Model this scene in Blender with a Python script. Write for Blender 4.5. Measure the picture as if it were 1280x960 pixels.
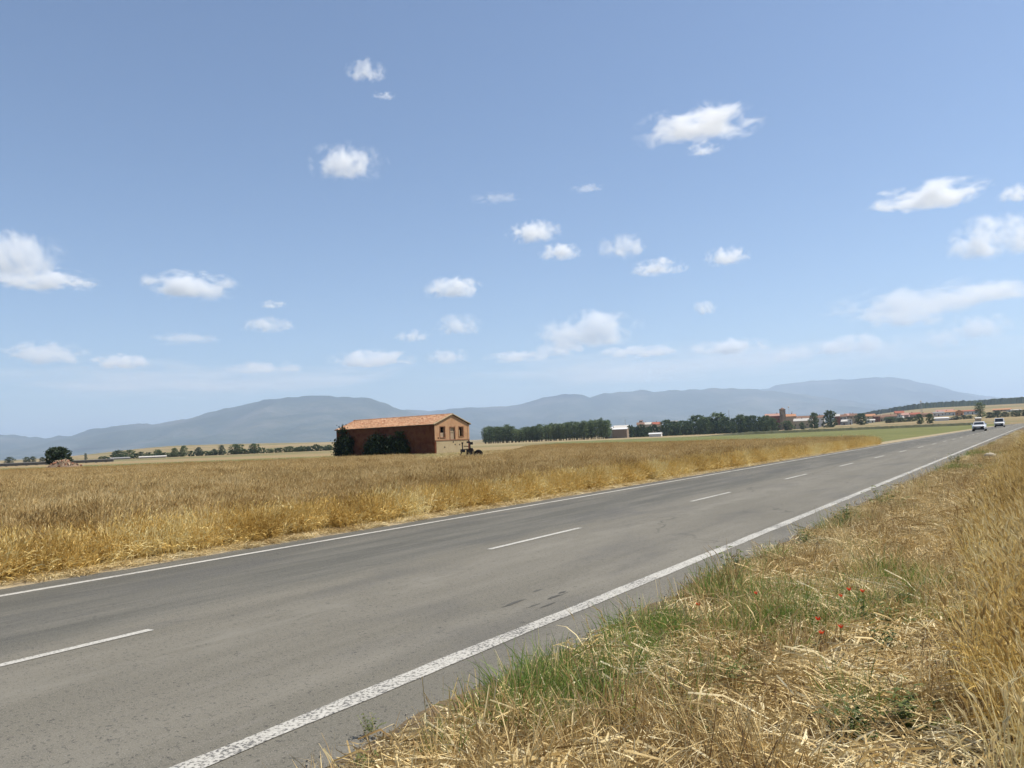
import bpy, math, random
import numpy as np
from mathutils import Vector, Matrix, noise as mnoise

R = math.radians
scene = bpy.context.scene
for o in list(bpy.data.objects):
    bpy.data.objects.remove(o)
COL = scene.collection

# ------------------------------------------------------------------ camera
EYE = 1.55
FPX = 961.0                      # focal length in photo pixels (1280 wide)
PITCH = math.atan(70.5 / FPX)
ROLL = R(2.4)
cam = bpy.data.cameras.new("camera")
cam.sensor_fit = 'HORIZONTAL'
cam.sensor_width = 36.0
cam.lens = 36.0 * FPX / 1280.0
cam.clip_start = 0.05
cam.clip_end = 90000
camo = bpy.data.objects.new("camera", cam)
COL.objects.link(camo)
camo.matrix_world = (Matrix.Translation((0, 0, EYE)) @ Matrix.Rotation(math.pi / 2 + PITCH, 4, 'X')
                     @ Matrix.Rotation(-ROLL, 4, 'Z'))
scene.camera = camo

# ------------------------------------------------------------------ sky, sun, exposure
SUN_AZ = R(86)                   # clockwise from the view axis (+Y): to the right
SUN_EL = R(60)
world = bpy.data.worlds.new("World")
scene.world = world
world.use_nodes = True
wn = world.node_tree
bg = wn.nodes["Background"]
sky = wn.nodes.new("ShaderNodeTexSky")
sky.sky_type = 'NISHITA'
sky.sun_disc = False
sky.sun_elevation = SUN_EL
sky.sun_rotation = SUN_AZ
sky.altitude = 700
sky.air_density = 1.0
sky.dust_density = 1.0
sky.ozone_density = 3.5
wn.links.new(sky.outputs[0], bg.inputs[0])
bg.inputs[1].default_value = 0.104

sl = bpy.data.lights.new("sun", 'SUN')
sl.energy = 5.0
sl.angle = R(0.53)
sl.color = (1.0, 0.94, 0.83)
so = bpy.data.objects.new("sun", sl)
COL.objects.link(so)
sdir = Vector((math.sin(SUN_AZ) * math.cos(SUN_EL), math.cos(SUN_AZ) * math.cos(SUN_EL), math.sin(SUN_EL)))
so.rotation_euler = sdir.to_track_quat('Z', 'Y').to_euler()
so.location = (60, 20, 120)

scene.view_settings.view_transform = 'Standard'
scene.view_settings.look = 'None'
scene.view_settings.gamma = 1.0
scene.view_settings.exposure = 0.42
scene.view_settings.use_curve_mapping = False
scene.render.engine = 'CYCLES'
cy = scene.cycles
cy.use_denoising = True
cy.max_bounces = 10
cy.diffuse_bounces = 3
cy.glossy_bounces = 2
cy.transmission_bounces = 4
cy.transparent_max_bounces = 8
cy.volume_bounces = 7
cy.volume_max_steps = 128
cy.use_adaptive_sampling = True
cy.adaptive_threshold = 0.02
cy.sample_clamp_indirect = 6
cy.caustics_reflective = False
cy.caustics_refractive = False

# ------------------------------------------------------------------ small helpers
_c, _s = math.cos(ROLL), math.sin(ROLL)


def bearing(col):
    """lateral slope (x/y) of a photo column on the horizon"""
    y = 550.5 - math.tan(ROLL) * (col - 640)
    u, v = (col - 640) / FPX, -(y - 480) / FPX
    ux, uy = u * _c + v * _s, -u * _s + v * _c
    return ux / (math.cos(PITCH) - math.sin(PITCH) * uy)


def at(col, dist, z=0.0):
    return Vector((bearing(col) * dist, dist, z))


RT = Vector((math.sin(R(34.4)), math.cos(R(34.4)), 0))     # along the road
RN = Vector((RT.y, -RT.x, 0))                              # across, to the right


def rd(t, n, z=0.0):
    return RT * t + RN * n + Vector((0, 0, z))


def tag(o, label=None, cat=None, group=None, kind=None):
    if label: o["label"] = label
    if cat: o["category"] = cat
    if group: o["group"] = group
    if kind: o["kind"] = kind
    return o


def empty(name, loc=(0, 0, 0), rz=0.0):
    o = bpy.data.objects.new(name, None)
    o.empty_display_size = 0.3
    COL.objects.link(o)
    o.location = loc
    o.rotation_euler = (0, 0, rz)
    return o


def mesh_obj(name, me, parent=None):
    o = bpy.data.objects.new(name, me)
    COL.objects.link(o)
    if parent is not None:
        o.parent = parent
    return o


def copy_tree(o, parent=None):
    c = o.copy()
    COL.objects.link(c)
    c.parent = parent
    for ch in o.children:
        copy_tree(ch, c)
    return c


class MB:
    """collects vertices and faces, builds one mesh object"""

    def __init__(self):
        self.v, self.f, self.m = [], [], []

    def add(self, verts, faces, mi=0):
        b = len(self.v)
        self.v.extend([tuple(p) for p in verts])
        for f in faces:
            self.f.append(tuple(i + b for i in f))
            self.m.append(mi)
        return self

    def box(self, x0, x1, y0, y1, z0, z1, mi=0, M=None):
        p = [(x0, y0, z0), (x1, y0, z0), (x1, y1, z0), (x0, y1, z0), (x0, y0, z1), (x1, y0, z1), (x1, y1, z1), (x0, y1, z1)]
        if M is not None:
            p = [M @ Vector(q) for q in p]
        return self.add(p, [(0, 3, 2, 1), (4, 5, 6, 7), (0, 1, 5, 4), (1, 2, 6, 5), (2, 3, 7, 6), (3, 0, 4, 7)], mi)

    def tube(self, a, b, r0, r1=None, n=8, mi=0, cap=True):
        a, b = Vector(a), Vector(b)
        r1 = r0 if r1 is None else r1
        d = (b - a).normalized()
        q = d.to_track_quat('Z', 'Y')
        vs = []
        for p, r in ((a, r0), (b, r1)):
            for k in range(n):
                an = 2 * math.pi * k / n
                vs.append(p + q @ Vector((r * math.cos(an), r * math.sin(an), 0)))
        fs = [(k, (k + 1) % n, n + (k + 1) % n, n + k) for k in range(n)]
        if cap:
            fs += [tuple(range(n - 1, -1, -1)), tuple(range(n, 2 * n))]
        return self.add(vs, fs, mi)

    def lathe(self, prof, axis_p, axis_d, n=16, mi=0):
        """prof: list of (radius, distance along axis)"""
        q = Vector(axis_d).normalized().to_track_quat('Z', 'Y')
        vs, fs = [], []
        for r, h in prof:
            for k in range(n):
                an = 2 * math.pi * k / n
                vs.append(Vector(axis_p) + q @ Vector((r * math.cos(an), r * math.sin(an), h)))
        for i in range(len(prof) - 1):
            for k in range(n):
                k2 = (k + 1) % n
                fs.append((i * n + k, i * n + k2, (i + 1) * n + k2, (i + 1) * n + k))
        return self.add(vs, fs, mi)

    def grid(self, rows, mi=0, close=False):
        """rows: list of equally long point rows"""
        w = len(rows[0])
        vs = [p for r in rows for p in r]
        fs = []
        for i in range(len(rows) - 1):
            for k in range(w if close else w - 1):
                k2 = (k + 1) % w
                fs.append((i * w + k, i * w + k2, (i + 1) * w + k2, (i + 1) * w + k))
        return self.add(vs, fs, mi)

    def mesh(self, name, mats, smooth=False):
        me = bpy.data.meshes.new(name)
        me.from_pydata(self.v, [], self.f)
        for m in (mats if isinstance(mats, (list, tuple)) else [mats]):
            me.materials.append(m)
        if any(self.m):
            me.polygons.foreach_set("material_index", self.m)
        if smooth:
            me.polygons.foreach_set("use_smooth", [True] * len(me.polygons))
        me.update()
        return me

    def build(self, name, mats, parent=None, smooth=False):
        return mesh_obj(name, self.mesh(name, mats, smooth), parent)


# ------------------------------------------------------------------ materials
ALB = 0.78        # overall albedo level of dry ground, straw, stone and paint


class NT:
    def __init__(self, name):
        self.mat = bpy.data.materials.new(name)
        self.mat.use_nodes = True
        self.t = self.mat.node_tree
        self.bsdf = self.t.nodes["Principled BSDF"]
        self.out = self.t.nodes["Material Output"]

    def n(self, typ, **kw):
        nd = self.t.nodes.new(typ)
        for k, v in kw.items():
            if k == 'ins':
                for kk, vv in v.items():
                    nd.inputs[kk].default_value = vv
            else:
                setattr(nd, k, v)
        return nd

    def l(self, a, b):
        self.t.links.new(a, b)

    def noise(self, vec, scale, detail=4, rough=0.55, dist=0.0):
        nd = self.n("ShaderNodeTexNoise", ins={"Scale": scale, "Detail": detail, "Roughness": rough, "Distortion": dist})
        if vec is not None:
            self.l(vec, nd.inputs["Vector"])
        return nd.outputs["Fac"]

    def ramp(self, fac, stops, interp='LINEAR'):
        nd = self.n("ShaderNodeValToRGB")
        cr = nd.color_ramp
        cr.interpolation = interp
        while len(cr.elements) < len(stops):
            cr.elements.new(0.5)
        for e, (p, c) in zip(cr.elements, stops):
            e.position = p
            e.color = (c if isinstance(c, (tuple, list)) else (c, c, c)) + (1.0,) if not isinstance(c, float) else (c, c, c, 1.0)
        self.l(fac, nd.inputs[0])
        return nd.outputs[0]

    def mix(self, fac, a, b, blend='MIX'):
        nd = self.n("ShaderNodeMix", data_type='RGBA', blend_type=blend)
        for s, x in ((nd.inputs[0], fac), (nd.inputs[6], a), (nd.inputs[7], b)):
            if hasattr(x, 'is_linked') or hasattr(x, 'links'):
                self.l(x, s)
            elif isinstance(x, (tuple, list)):
                s.default_value = tuple(x) + (1.0,)
            else:
                s.default_value = x
        return nd.outputs[2]

    def math(self, op, a, b=0.0, c=None, clamp=False):
        nd = self.n("ShaderNodeMath", operation=op, use_clamp=clamp)
        for s, x in zip(nd.inputs, (a, b, c)):
            if x is None:
                continue
            if hasattr(x, 'links'):
                self.l(x, s)
            else:
                s.default_value = x
        return nd.outputs[0]

    def coords(self, which="Object", scale=None):
        o = self.n("ShaderNodeTexCoord").outputs[which]
        if scale:
            m = self.n("ShaderNodeMapping")
            m.inputs["Scale"].default_value = scale
            self.l(o, m.inputs[0])
            o = m.outputs[0]
        return o

    def bump(self, h, strength=0.3, dist=0.02):
        nd = self.n("ShaderNodeBump", ins={"Strength": strength, "Distance": dist})
        self.l(h, nd.inputs["Height"])
        self.l(nd.outputs[0], self.bsdf.inputs["Normal"])

    def done(self, col=None, rough=0.8, spec=0.3, alb=None):
        if col is not None:
            if hasattr(col, 'links'):
                col = self.mix(1.0, col, (ALB if alb is None else alb,) * 3, 'MULTIPLY')
                self.col = col
                self.l(col, self.bsdf.inputs["Base Color"])
            else:
                self.bsdf.inputs["Base Color"].default_value = tuple(col) + (1.0,)
        self.bsdf.inputs["Roughness"].default_value = rough
        self.bsdf.inputs["Specular IOR Level"].default_value = spec
        return self.mat


def plain(name, col, rough=0.7, spec=0.3, metal=0.0, var=0.15, scale=3.0):
    m = NT(name)
    f = m.noise(m.coords("Object"), scale, 5)
    lo = tuple(c * (1 - var) for c in col)
    hi = tuple(min(1, c * (1 + var)) for c in col)
    c = m.mix(f, lo, hi)
    m.bsdf.inputs["Metallic"].default_value = metal
    return m.done(c, rough, spec)


def leafmat(name, c0, c1, c2, trans=0.3, rough=0.6, nscale=9.0, spec=0.25, drift=0.0):
    """thin plant matter: per-instance and per-stem colour spread plus light passing through"""
    m = NT(name)
    rnd = m.n("ShaderNodeObjectInfo").outputs["Random"]
    f = m.noise(m.coords("Object"), nscale, 2, 0.6)
    fac = m.math('ADD', m.math('MULTIPLY', rnd, 0.42), m.math('MULTIPLY', m.math('SUBTRACT', f, 0.18), 1.05), clamp=True)
    if drift:
        pos = m.n("ShaderNodeNewGeometry").outputs["Position"]
        w = m.noise(pos, 0.16, 4, 0.6)
        w2 = m.noise(pos, 1.1, 3, 0.6)
        fac = m.math('ADD', fac, m.math('ADD', m.math('MULTIPLY', m.math('SUBTRACT', w, 0.5), drift), m.math('MULTIPLY', m.math('SUBTRACT', w2, 0.5), drift)), clamp=True)
    col = m.ramp(fac, [(0.18, c0), (0.5, c1), (0.82, c2)])
    m.done(col, rough, spec, ALB if drift else 1.0)
    col = m.col
    tr = m.n("ShaderNodeBsdfTranslucent")
    m.l(col, tr.inputs[0])
    mx = m.n("ShaderNodeMixShader")
    mx.inputs[0].default_value = trans
    m.l(m.bsdf.outputs[0], mx.inputs[1])
    m.l(tr.outputs[0], mx.inputs[2])
    m.l(mx.outputs[0], m.out.inputs[0])
    return m.mat


M = {}
M['stem'] = leafmat("wheat_stem", (0.42, 0.28, 0.11), (0.74, 0.54, 0.22), (0.95, 0.80, 0.46), 0.22, drift=0.8)
M['ear'] = leafmat("wheat_ear", (0.36, 0.235, 0.095), (0.60, 0.415, 0.17), (0.82, 0.61, 0.29), 0.36, drift=0.7)
M['gold'] = leafmat("golden_stem", (0.44, 0.275, 0.075), (0.90, 0.645, 0.21), (1.0, 0.87, 0.47), 0.25, drift=0.8)
M['straw'] = leafmat("straw", (0.34, 0.225, 0.09), (0.80, 0.61, 0.29), (1.0, 0.89, 0.58), 0.15, drift=0.5)
M['drygrass'] = leafmat("dry_grass", (0.28, 0.175, 0.065), (0.68, 0.485, 0.20), (0.96, 0.79, 0.43), 0.18, drift=0.6)
M['brown'] = leafmat("dead_stem", (0.13, 0.08, 0.035), (0.27, 0.165, 0.075), (0.44, 0.29, 0.13), 0.1)
M['grass'] = leafmat("green_grass", (0.10, 0.16, 0.035), (0.18, 0.27, 0.06), (0.33, 0.38, 0.11), 0.35)
M['weed'] = leafmat("weed_leaf", (0.055, 0.075, 0.018), (0.10, 0.13, 0.032), (0.18, 0.20, 0.06), 0.3)
M['poppy'] = leafmat("poppy_petal", (0.55, 0.05, 0.02), (0.72, 0.07, 0.025), (0.8, 0.11, 0.04), 0.4)
M['leaf_poplar'] = leafmat("poplar_leaf", (0.06, 0.095, 0.046), (0.10, 0.142, 0.062), (0.16, 0.20, 0.085), 0.3, nscale=0.5)
M['leaf_round'] = leafmat("broad_leaf", (0.042, 0.072, 0.035), (0.075, 0.112, 0.050), (0.13, 0.17, 0.07), 0.3, nscale=0.5)
M['leaf_grey'] = leafmat("grey_green_leaf", (0.045, 0.065, 0.040), (0.07, 0.095, 0.055), (0.11, 0.135, 0.075), 0.25, nscale=0.5)
M['leaf_pine'] = leafmat("pine_needles", (0.016, 0.030, 0.016), (0.028, 0.046, 0.022), (0.05, 0.07, 0.032), 0.15, nscale=1.0)
M['leaf_ivy'] = leafmat("ivy_leaf", (0.012, 0.022, 0.008), (0.022, 0.038, 0.012), (0.06, 0.085, 0.025), 0.25, nscale=1.5)
M['bark'] = plain("bark", (0.10, 0.08, 0.06), 0.9, 0.1, var=0.35, scale=6)


def ground_material():
    m = NT("farmland_soil")
    co = m.coords("Object")
    vo = m.n("ShaderNodeTexVoronoi", ins={"Scale": 1.0, "Randomness": 0.9})
    mp = m.n("ShaderNodeMapping")
    mp.inputs["Scale"].default_value = (1 / 420, 1 / 170, 1)
    mp.inputs["Rotation"].default_value = (0, 0, R(14))
    m.l(co, mp.inputs[0])
    m.l(mp.outputs[0], vo.inputs["Vector"])
    sep = m.n("ShaderNodeSeparateColor")
    m.l(vo.outputs["Color"], sep.inputs[0])
    patch = m.ramp(sep.outputs[0], [(0.0, (0.34, 0.26, 0.14)), (0.30, (0.27, 0.21, 0.115)), (0.48, (0.37, 0.29, 0.17)),
                                    (0.66, (0.27, 0.235, 0.12)), (0.82, (0.17, 0.18, 0.085))], 'CONSTANT')
    nz = m.noise(co, 0.05, 6, 0.6)
    c = m.mix(m.ramp(nz, [(0.3, 0.0), (0.75, 0.55)]), patch, (0.36, 0.27, 0.14))
    fine = m.noise(co, 2.2, 6, 0.7)
    c = m.mix(m.ramp(fine, [(0.35, 0.0), (0.7, 0.5)]), c, (0.26, 0.185, 0.095))
    return m.done(c, 0.95, 0.05)


def soilmat(name, a, b, cc, scale=3.0, bump=0.5):
    m = NT(name)
    co = m.coords("Object")
    f = m.noise(co, scale, 8, 0.65)
    g = m.noise(co, scale * 14, 4, 0.7)
    col = m.ramp(f, [(0.3, a), (0.52, b), (0.72, cc)])
    col = m.mix(m.ramp(g, [(0.4, 0.0), (0.75, 0.6)]), col, tuple(x * 0.6 for x in a))
    m.bump(m.math('ADD', f, m.math('MULTIPLY', g, 0.4)), bump, 0.03)
    return m.done(col, 0.95, 0.08)


M['ground'] = ground_material()
M['verge'] = soilmat("verge_earth", (0.10, 0.072, 0.042), (0.20, 0.145, 0.085), (0.33, 0.25, 0.15), 2.5)
M['shoulder'] = soilmat("shoulder_dust", (0.30, 0.24, 0.155), (0.46, 0.375, 0.24), (0.60, 0.50, 0.34), 3.0)
M['greenfield'] = soilmat("young_green_crop", (0.135, 0.150, 0.055), (0.20, 0.205, 0.075), (0.30, 0.275, 0.115), 0.12, 0.2)
M['palefield'] = soilmat("pale_stubble", (0.30, 0.245, 0.13), (0.37, 0.30, 0.165), (0.43, 0.35, 0.20), 0.1, 0.2)
M['canopy'] = soilmat("wheat_canopy", (0.30, 0.215, 0.11), (0.44, 0.325, 0.165), (0.58, 0.44, 0.24), 0.55, 0.6)  # darker than the ears: shade inside the stand is put into the colour
M['hedge'] = leafmat("ditch_weeds", (0.03, 0.04, 0.018), (0.05, 0.06, 0.025), (0.09, 0.09, 0.035), 0.2, nscale=0.3)


def asphalt_material():
    m = NT("worn_asphalt")
    uv = m.n("ShaderNodeUVMap", uv_map="road_uv").outputs[0]
    sep = m.n("ShaderNodeSeparateXYZ")
    m.l(uv, sep.inputs[0])
    across = sep.outputs[0]

    def stretched(sx, sy, detail, rough):
        mp = m.n("ShaderNodeMapping")
        mp.inputs["Scale"].default_value = (sx, sy, 1)
        m.l(uv, mp.inputs[0])
        return m.noise(mp.outputs[0], 1.0, detail, rough, 0.3)
    streak = stretched(1.9, 0.16, 6, 0.68)
    streak2 = stretched(6.0, 0.5, 5, 0.65)
    blot = stretched(0.7, 0.25, 5, 0.6)
    grain = m.noise(uv, 30, 5, 0.8)
    grit = m.noise(uv, 120, 2, 0.6)
    # two resurfacing passes: the far lane is the darker, younger one
    lane = m.ramp(m.math('ADD', m.math('MULTIPLY', across, 0.1), m.math('MULTIPLY', blot, 0.02)),
                  [(0.0, (0.100, 0.096, 0.080)), (0.335, (0.106, 0.102, 0.085)), (0.38, (0.172, 0.158, 0.124)), (1.0, (0.160, 0.148, 0.119))])
    # lane ramp positions are across/10
    c = m.mix(m.ramp(streak, [(0.42, 0.0), (0.72, 0.6)]), lane, (0.255, 0.234, 0.190))
    c = m.mix(m.ramp(streak2, [(0.58, 0.0), (0.74, 0.35)]), c, (0.25, 0.23, 0.20))
    c = m.mix(m.ramp(blot, [(0.30, 0.5), (0.48, 0.0)]), c, (0.085, 0.084, 0.082))
    c = m.mix(m.ramp(grain, [(0.37, 0.85), (0.455, 0.0)]), c, (0.05, 0.048, 0.044))
    c = m.mix(m.ramp(grit, [(0.55, 0.0), (0.66, 0.55)]), c, (0.36, 0.33, 0.28))
    # dusty pale band beside the wheel track, broken along the road
    band = m.ramp(m.math('ADD', m.math('MULTIPLY', across, 0.1), m.math('MULTIPLY', m.math('SUBTRACT', stretched(0.5, 0.18, 4, 0.6), 0.5), 0.10)),
                  [(0.43, 0.0), (0.475, 1.0), (0.52, 0.15), (0.60, 0.0), (0.645, 0.55), (0.68, 0.0)])
    brk = m.ramp(stretched(3.0, 1.1, 6, 0.72), [(0.42, 0.0), (0.62, 0.5)])
    c = m.mix(m.math('MULTIPLY', band, brk), c, (0.275, 0.255, 0.21))
    chips = m.noise(uv, 9.0, 6, 0.85)
    c = m.mix(m.ramp(chips, [(0.36, 0.8), (0.405, 0.0)]), c, (0.05, 0.048, 0.045))
    # hairline cracks
    vo = m.n("ShaderNodeTexVoronoi", feature='DISTANCE_TO_EDGE', ins={"Scale": 0.55})
    wv = m.n("ShaderNodeMix", data_type='VECTOR')
    nz = m.n("ShaderNodeTexNoise", ins={"Scale": 1.6, "Detail": 6})
    m.l(uv, nz.inputs["Vector"])
    wv.inputs[0].default_value = 0.35
    m.l(uv, wv.inputs[4])
    m.l(nz.outputs["Color"], wv.inputs[5])
    m.l(wv.outputs[1], vo.inputs["Vector"])
    crk = m.ramp(vo.outputs["Distance"], [(0.0, 1.0), (0.006, 0.0)])
    sel = m.ramp(stretched(0.35, 0.12, 3, 0.5), [(0.52, 0.0), (0.6, 0.8)])
    c = m.mix(m.math('MULTIPLY', crk, sel), c, (0.035, 0.034, 0.033))
    m.bump(m.math('ADD', grain, m.math('MULTIPLY', grit, 0.5)), 0.35, 0.006)
    return m.done(c, 0.88, 0.25)


def paint_material(name, wear):
    m = NT(name)
    co = m.coords("Object")
    g = m.noise(co, 46, 4, 0.7)
    b = m.noise(co, 1.3, 4, 0.6)
    f = m.math('ADD', g, m.math('MULTIPLY', m.math('SUBTRACT', b, 0.5), 0.35))
    c = m.ramp(f, [(wear, (0.13, 0.125, 0.115)), (wear + 0.06, (0.48, 0.455, 0.40)), (0.75, (0.66, 0.635, 0.57))])
    m.bump(f, 0.3, 0.004)
    return m.done(c, 0.75, 0.25)


M['tar'] = plain("tar_repair", (0.105, 0.10, 0.088), 0.85, 0.2, var=.2, scale=20)
M['asphalt'] = asphalt_material()
M['paint'] = paint_material("road_paint", 0.36)
M['paint_worn'] = paint_material("worn_road_paint", 0.41)

# ------------------------------------------------------------------ terrain
rng = np.random.default_rng(7)
random.seed(7)


def sstep(a, b, x):
    t = np.clip((x - a) / (b - a), 0, 1)
    return t * t * (3 - 2 * t)


def terrain(x, y):
    x = np.asarray(x, float)
    y = np.asarray(y, float)
    d = np.hypot(x, y)
    az = np.degrees(np.arctan2(x, y))
    side = sstep(19, 29, az) * (1 - sstep(62, 85, az))
    z = side * (sstep(430, 1000, d) * 5.0 + sstep(800, 1500, d) * 14 + sstep(1400, 2700, d) * 20)
    z += sstep(15, 24, az) * (1 - sstep(60, 85, az)) * sstep(500, 900, d) * 2.0
    z -= side * sstep(3000, 4500, d) * 40
    lump = (np.sin(x * 0.0031 + 1.3) * np.cos(y * 0.0023 + 0.4) + 0.6 * np.sin(x * 0.0071 + y * 0.004)) * 0.5
    z += side * sstep(1500, 2600, d) * (6 + 9 * lump)
    left = (1 - sstep(-12, -4, az)) * sstep(-34, -23, az)
    z += left * sstep(750, 1700, d) * (15 + 6 * lump)
    z += sstep(1400, 2600, d) * (1 - side) * (6 + 5 * lump)
    return z


def ground_z(p):
    return float(terrain(p[0], p[1])) - 0.06


def build_ground():
    angs = np.concatenate([np.arange(-180, -50, 5.0), np.arange(-50, 50, 0.6), np.arange(50, 180, 5.0)])
    rads = np.concatenate([[0.0], np.geomspace(4, 32000, 150)])
    na = len(angs)
    a = np.radians(angs)
    vs = []
    for r in rads:
        x, y = r * np.sin(a), r * np.cos(a)
        z = terrain(x, y) - 0.06
        vs.append(np.stack([x, y, z], 1))
    vs = np.concatenate(vs)
    fs = []
    for i in range(len(rads) - 1):
        for k in range(na):
            k2 = (k + 1) % na
            if i == 0:
                fs.append((k, na + k, na + k2))
            else:
                fs.append((i * na + k, (i + 1) * na + k, (i + 1) * na + k2, i * na + k2))
    me = bpy.data.meshes.new("ground")
    me.from_pydata(vs.tolist(), [], fs)
    me.materials.append(M['ground'])
    me.polygons.foreach_set("use_smooth", [True] * len(me.polygons))
    # outer triangles share the centre point
    tag(mesh_obj("ground", me), "tan farmland plain reaching the far hills", kind="structure")


build_ground()

# ------------------------------------------------------------------ mountains
RIDGE_W = [(-260, 536), (-120, 541), (0, 543), (30, 545), (60, 547), (85, 546), (110, 538), (130, 535), (150, 532), (170, 530), (200, 529),
           (235, 524), (260, 516), (285, 511), (310, 505), (330, 500), (360, 497.5), (390, 496), (420, 496), (450, 497.5),
           (470, 499), (490, 506), (505, 512), (520, 517), (560, 526), (620, 540), (680, 556)]
RIDGE_E = [(380, 545), (430, 528), (470, 518), (500, 514), (540, 514), (560, 513), (600, 510), (630, 508), (660, 503), (690, 497), (705, 494), (720, 493),
           (740, 497), (760, 492), (800, 489), (850, 488), (890, 486), (920, 485), (950, 487.5), (980, 490), (1020, 495), (1060, 500), (1100, 506), (1150, 514), (1200, 522)]
RIDGE_FAR = [(900, 500), (930, 492), (955, 487), (965, 485), (975, 481), (1000, 477.5), (1030, 476), (1060, 475), (1075, 474), (1090, 473), (1100, 471.5), (1110, 472.5), (1125, 473), (1140, 474),
             (1155, 478), (1170, 480), (1185, 484), (1200, 489), (1230, 495), (1280, 500), (1400, 507), (1550, 516)]


def mountain_material():
    m = NT("scrub_mountain")
    co = m.coords("Object")
    f = m.noise(co, 0.0011, 9, 0.65)
    c = m.ramp(f, [(0.38, (0.025, 0.04, 0.028)), (0.50, (0.05, 0.065, 0.045)), (0.64, (0.13, 0.125, 0.10))])
    m.bump(f, 1.0, 120)
    return m.done(c, 0.95, 0.05)


M['mountain'] = mountain_material()


def build_range(name, ridge, dist, depth, seed, label):
    cols = np.arange(ridge[0][0], ridge[-1][0] + 1, 3.0)
    px, py = zip(*ridge)
    yy = np.interp(cols, px, py)
    hor = 550.5 - math.tan(ROLL) * (cols - 640)
    top = np.maximum(hor - yy, 0.5) / FPX * dist
    steps = np.concatenate([np.linspace(-1, 0, 26), np.linspace(0.12, 1, 8)])
    rows = []
    for s in steps:
        row = []
        for c, h in zip(cols, top):
            b = bearing(c)
            y = dist + s * depth * (1.0 if s < 0 else 0.8)
            x = b * dist + (b * 0.35) * (y - dist)
            n = mnoise.fractal(Vector((x * 0.00045, y * 0.00045, seed)), 0.9, 2.1, 6)
            n2 = abs(mnoise.noise(Vector((x * 0.0011 + seed, y * 0.0005, seed))))
            fall = (1 - abs(s)) ** 1.25
            hh = h * (fall + (n * 0.16 - n2 * 0.25) * math.sin(math.pi * min(1, abs(s))) * (0.4 + fall))
            if abs(s) < 1e-6:
                hh = h + n * 34 + 30 * mnoise.noise(Vector((x * 0.004, seed, 0))) + 14 * mnoise.noise(Vector((x * 0.011, seed, 3)))
            row.append((x, y, max(hh, -5) + (-12 if abs(s) > 0.99 else 0)))
        rows.append(row)
    o = MB().grid(rows).build(name, M['mountain'], None, True)
    tag(o, label, kind="structure")


build_range("mountain_range", RIDGE_W, 12500, 4200, 3.1, "broad flat-topped hazy blue mountain rising behind the brick barn")
build_range("mountain_range", RIDGE_E, 15500, 5000, 8.7, "long hazy blue mountain range rising behind the poplars and the village")
build_range("mountain_range", RIDGE_FAR, 20000, 5200, 5.3, "faint paler mountain plateau rising far behind the village ridge")

# wooded crest on the right-hand ridge
def build_crest():
    mb = MB()
    cols = np.arange(1060, 1420, 2.0)
    low = np.interp(cols, [1060, 1090, 1150, 1230, 1280, 1420], [2640, 2300, 2050, 1980, 1900, 1880])
    rows = []
    for s in np.linspace(0, 1, 24):
        row = []
        for c, d0 in zip(cols, low):
            d = d0 + (3000 - d0) * s
            b = bearing(c)
            z = float(terrain(b * d, d))
            row.append((b * d, d, z + (13 + 6 * random.random() if 0 < s < 1 else -3)))
        rows.append(row)
    mb.grid(rows)
    o = mb.build("woodland", plain("pine_wood", (0.030, 0.042, 0.024), 0.95, 0.05, var=.5, scale=.02))
    tag(o, "dark wooded crest along the top of the low ridge behind the village", "woodland", kind="stuff")


build_crest()

# ------------------------------------------------------------------ field parcels
def sheet(name, pts, mat, z, label, n=1):
    mb = MB()
    mb.add([(p[0], p[1], z) for p in pts], [tuple(range(len(pts)))])
    return tag(mb.build(name, mat), label, kind="structure")


sheet("field", [rd(66, -11.3), rd(420, -11.3), (70, 330), (20, 340), (2, 205), (9, 128), (15, 98), (21, 74)], M['greenfield'], -0.035,
      "strip of low green crop between the wheat and the dark ditch")
sheet("field", [(-13, 84), (-2, 128), (-20, 150), (-140, 190), (-170, 172), (-95, 112), (-60, 92), (-30, 83)], M['greenfield'], -0.035,
      "thin green strip behind the wheat beside the brick barn")
sheet("field", [(20, 344), (72, 334), rd(424, -11.3), rd(560, -11.3), (140, 470), (60, 520), (-20, 520), (-120, 420), (-10, 300)], M['palefield'], -0.04,
      "pale mown strip in front of the village trees")
tag(MB().grid([[(x, 300 + (x - 60) * 0.10 + dy, -0.1 + (z + 0.1 + 0.25 * random.random() * (z > 0.2)) * float(sstep(66, 96, x))) for x in np.arange(66, 190, 0.8)]
               for dy, z in ((0, -0.1), (0.5, 0.7), (1.4, 0.9), (2.2, 0.6), (3, -0.1))]).build("ditch_weeds", M['hedge']),
    "dark line of ditch weeds along the far side of the green crop", "weeds", kind="stuff")

# ------------------------------------------------------------------ road
ROAD_END = 620.0


def road_shift(t):
    """the road bears slightly to the right far off"""
    return 0.00002 * max(0.0, t - 60) ** 2 if t < 260 else 0.8 + 0.008 * (t - 260) + 0.0006 * (t - 260) ** 2


def road_z(t):
    p = rd(t, -6.8)
    return float(terrain(p.x, p.y))


def wob(t, k, a):
    return a * (mnoise.noise(Vector((t * 0.9, k, 0))) + 0.6 * mnoise.noise(Vector((t * 3.1, k + 5, 0))))


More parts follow.
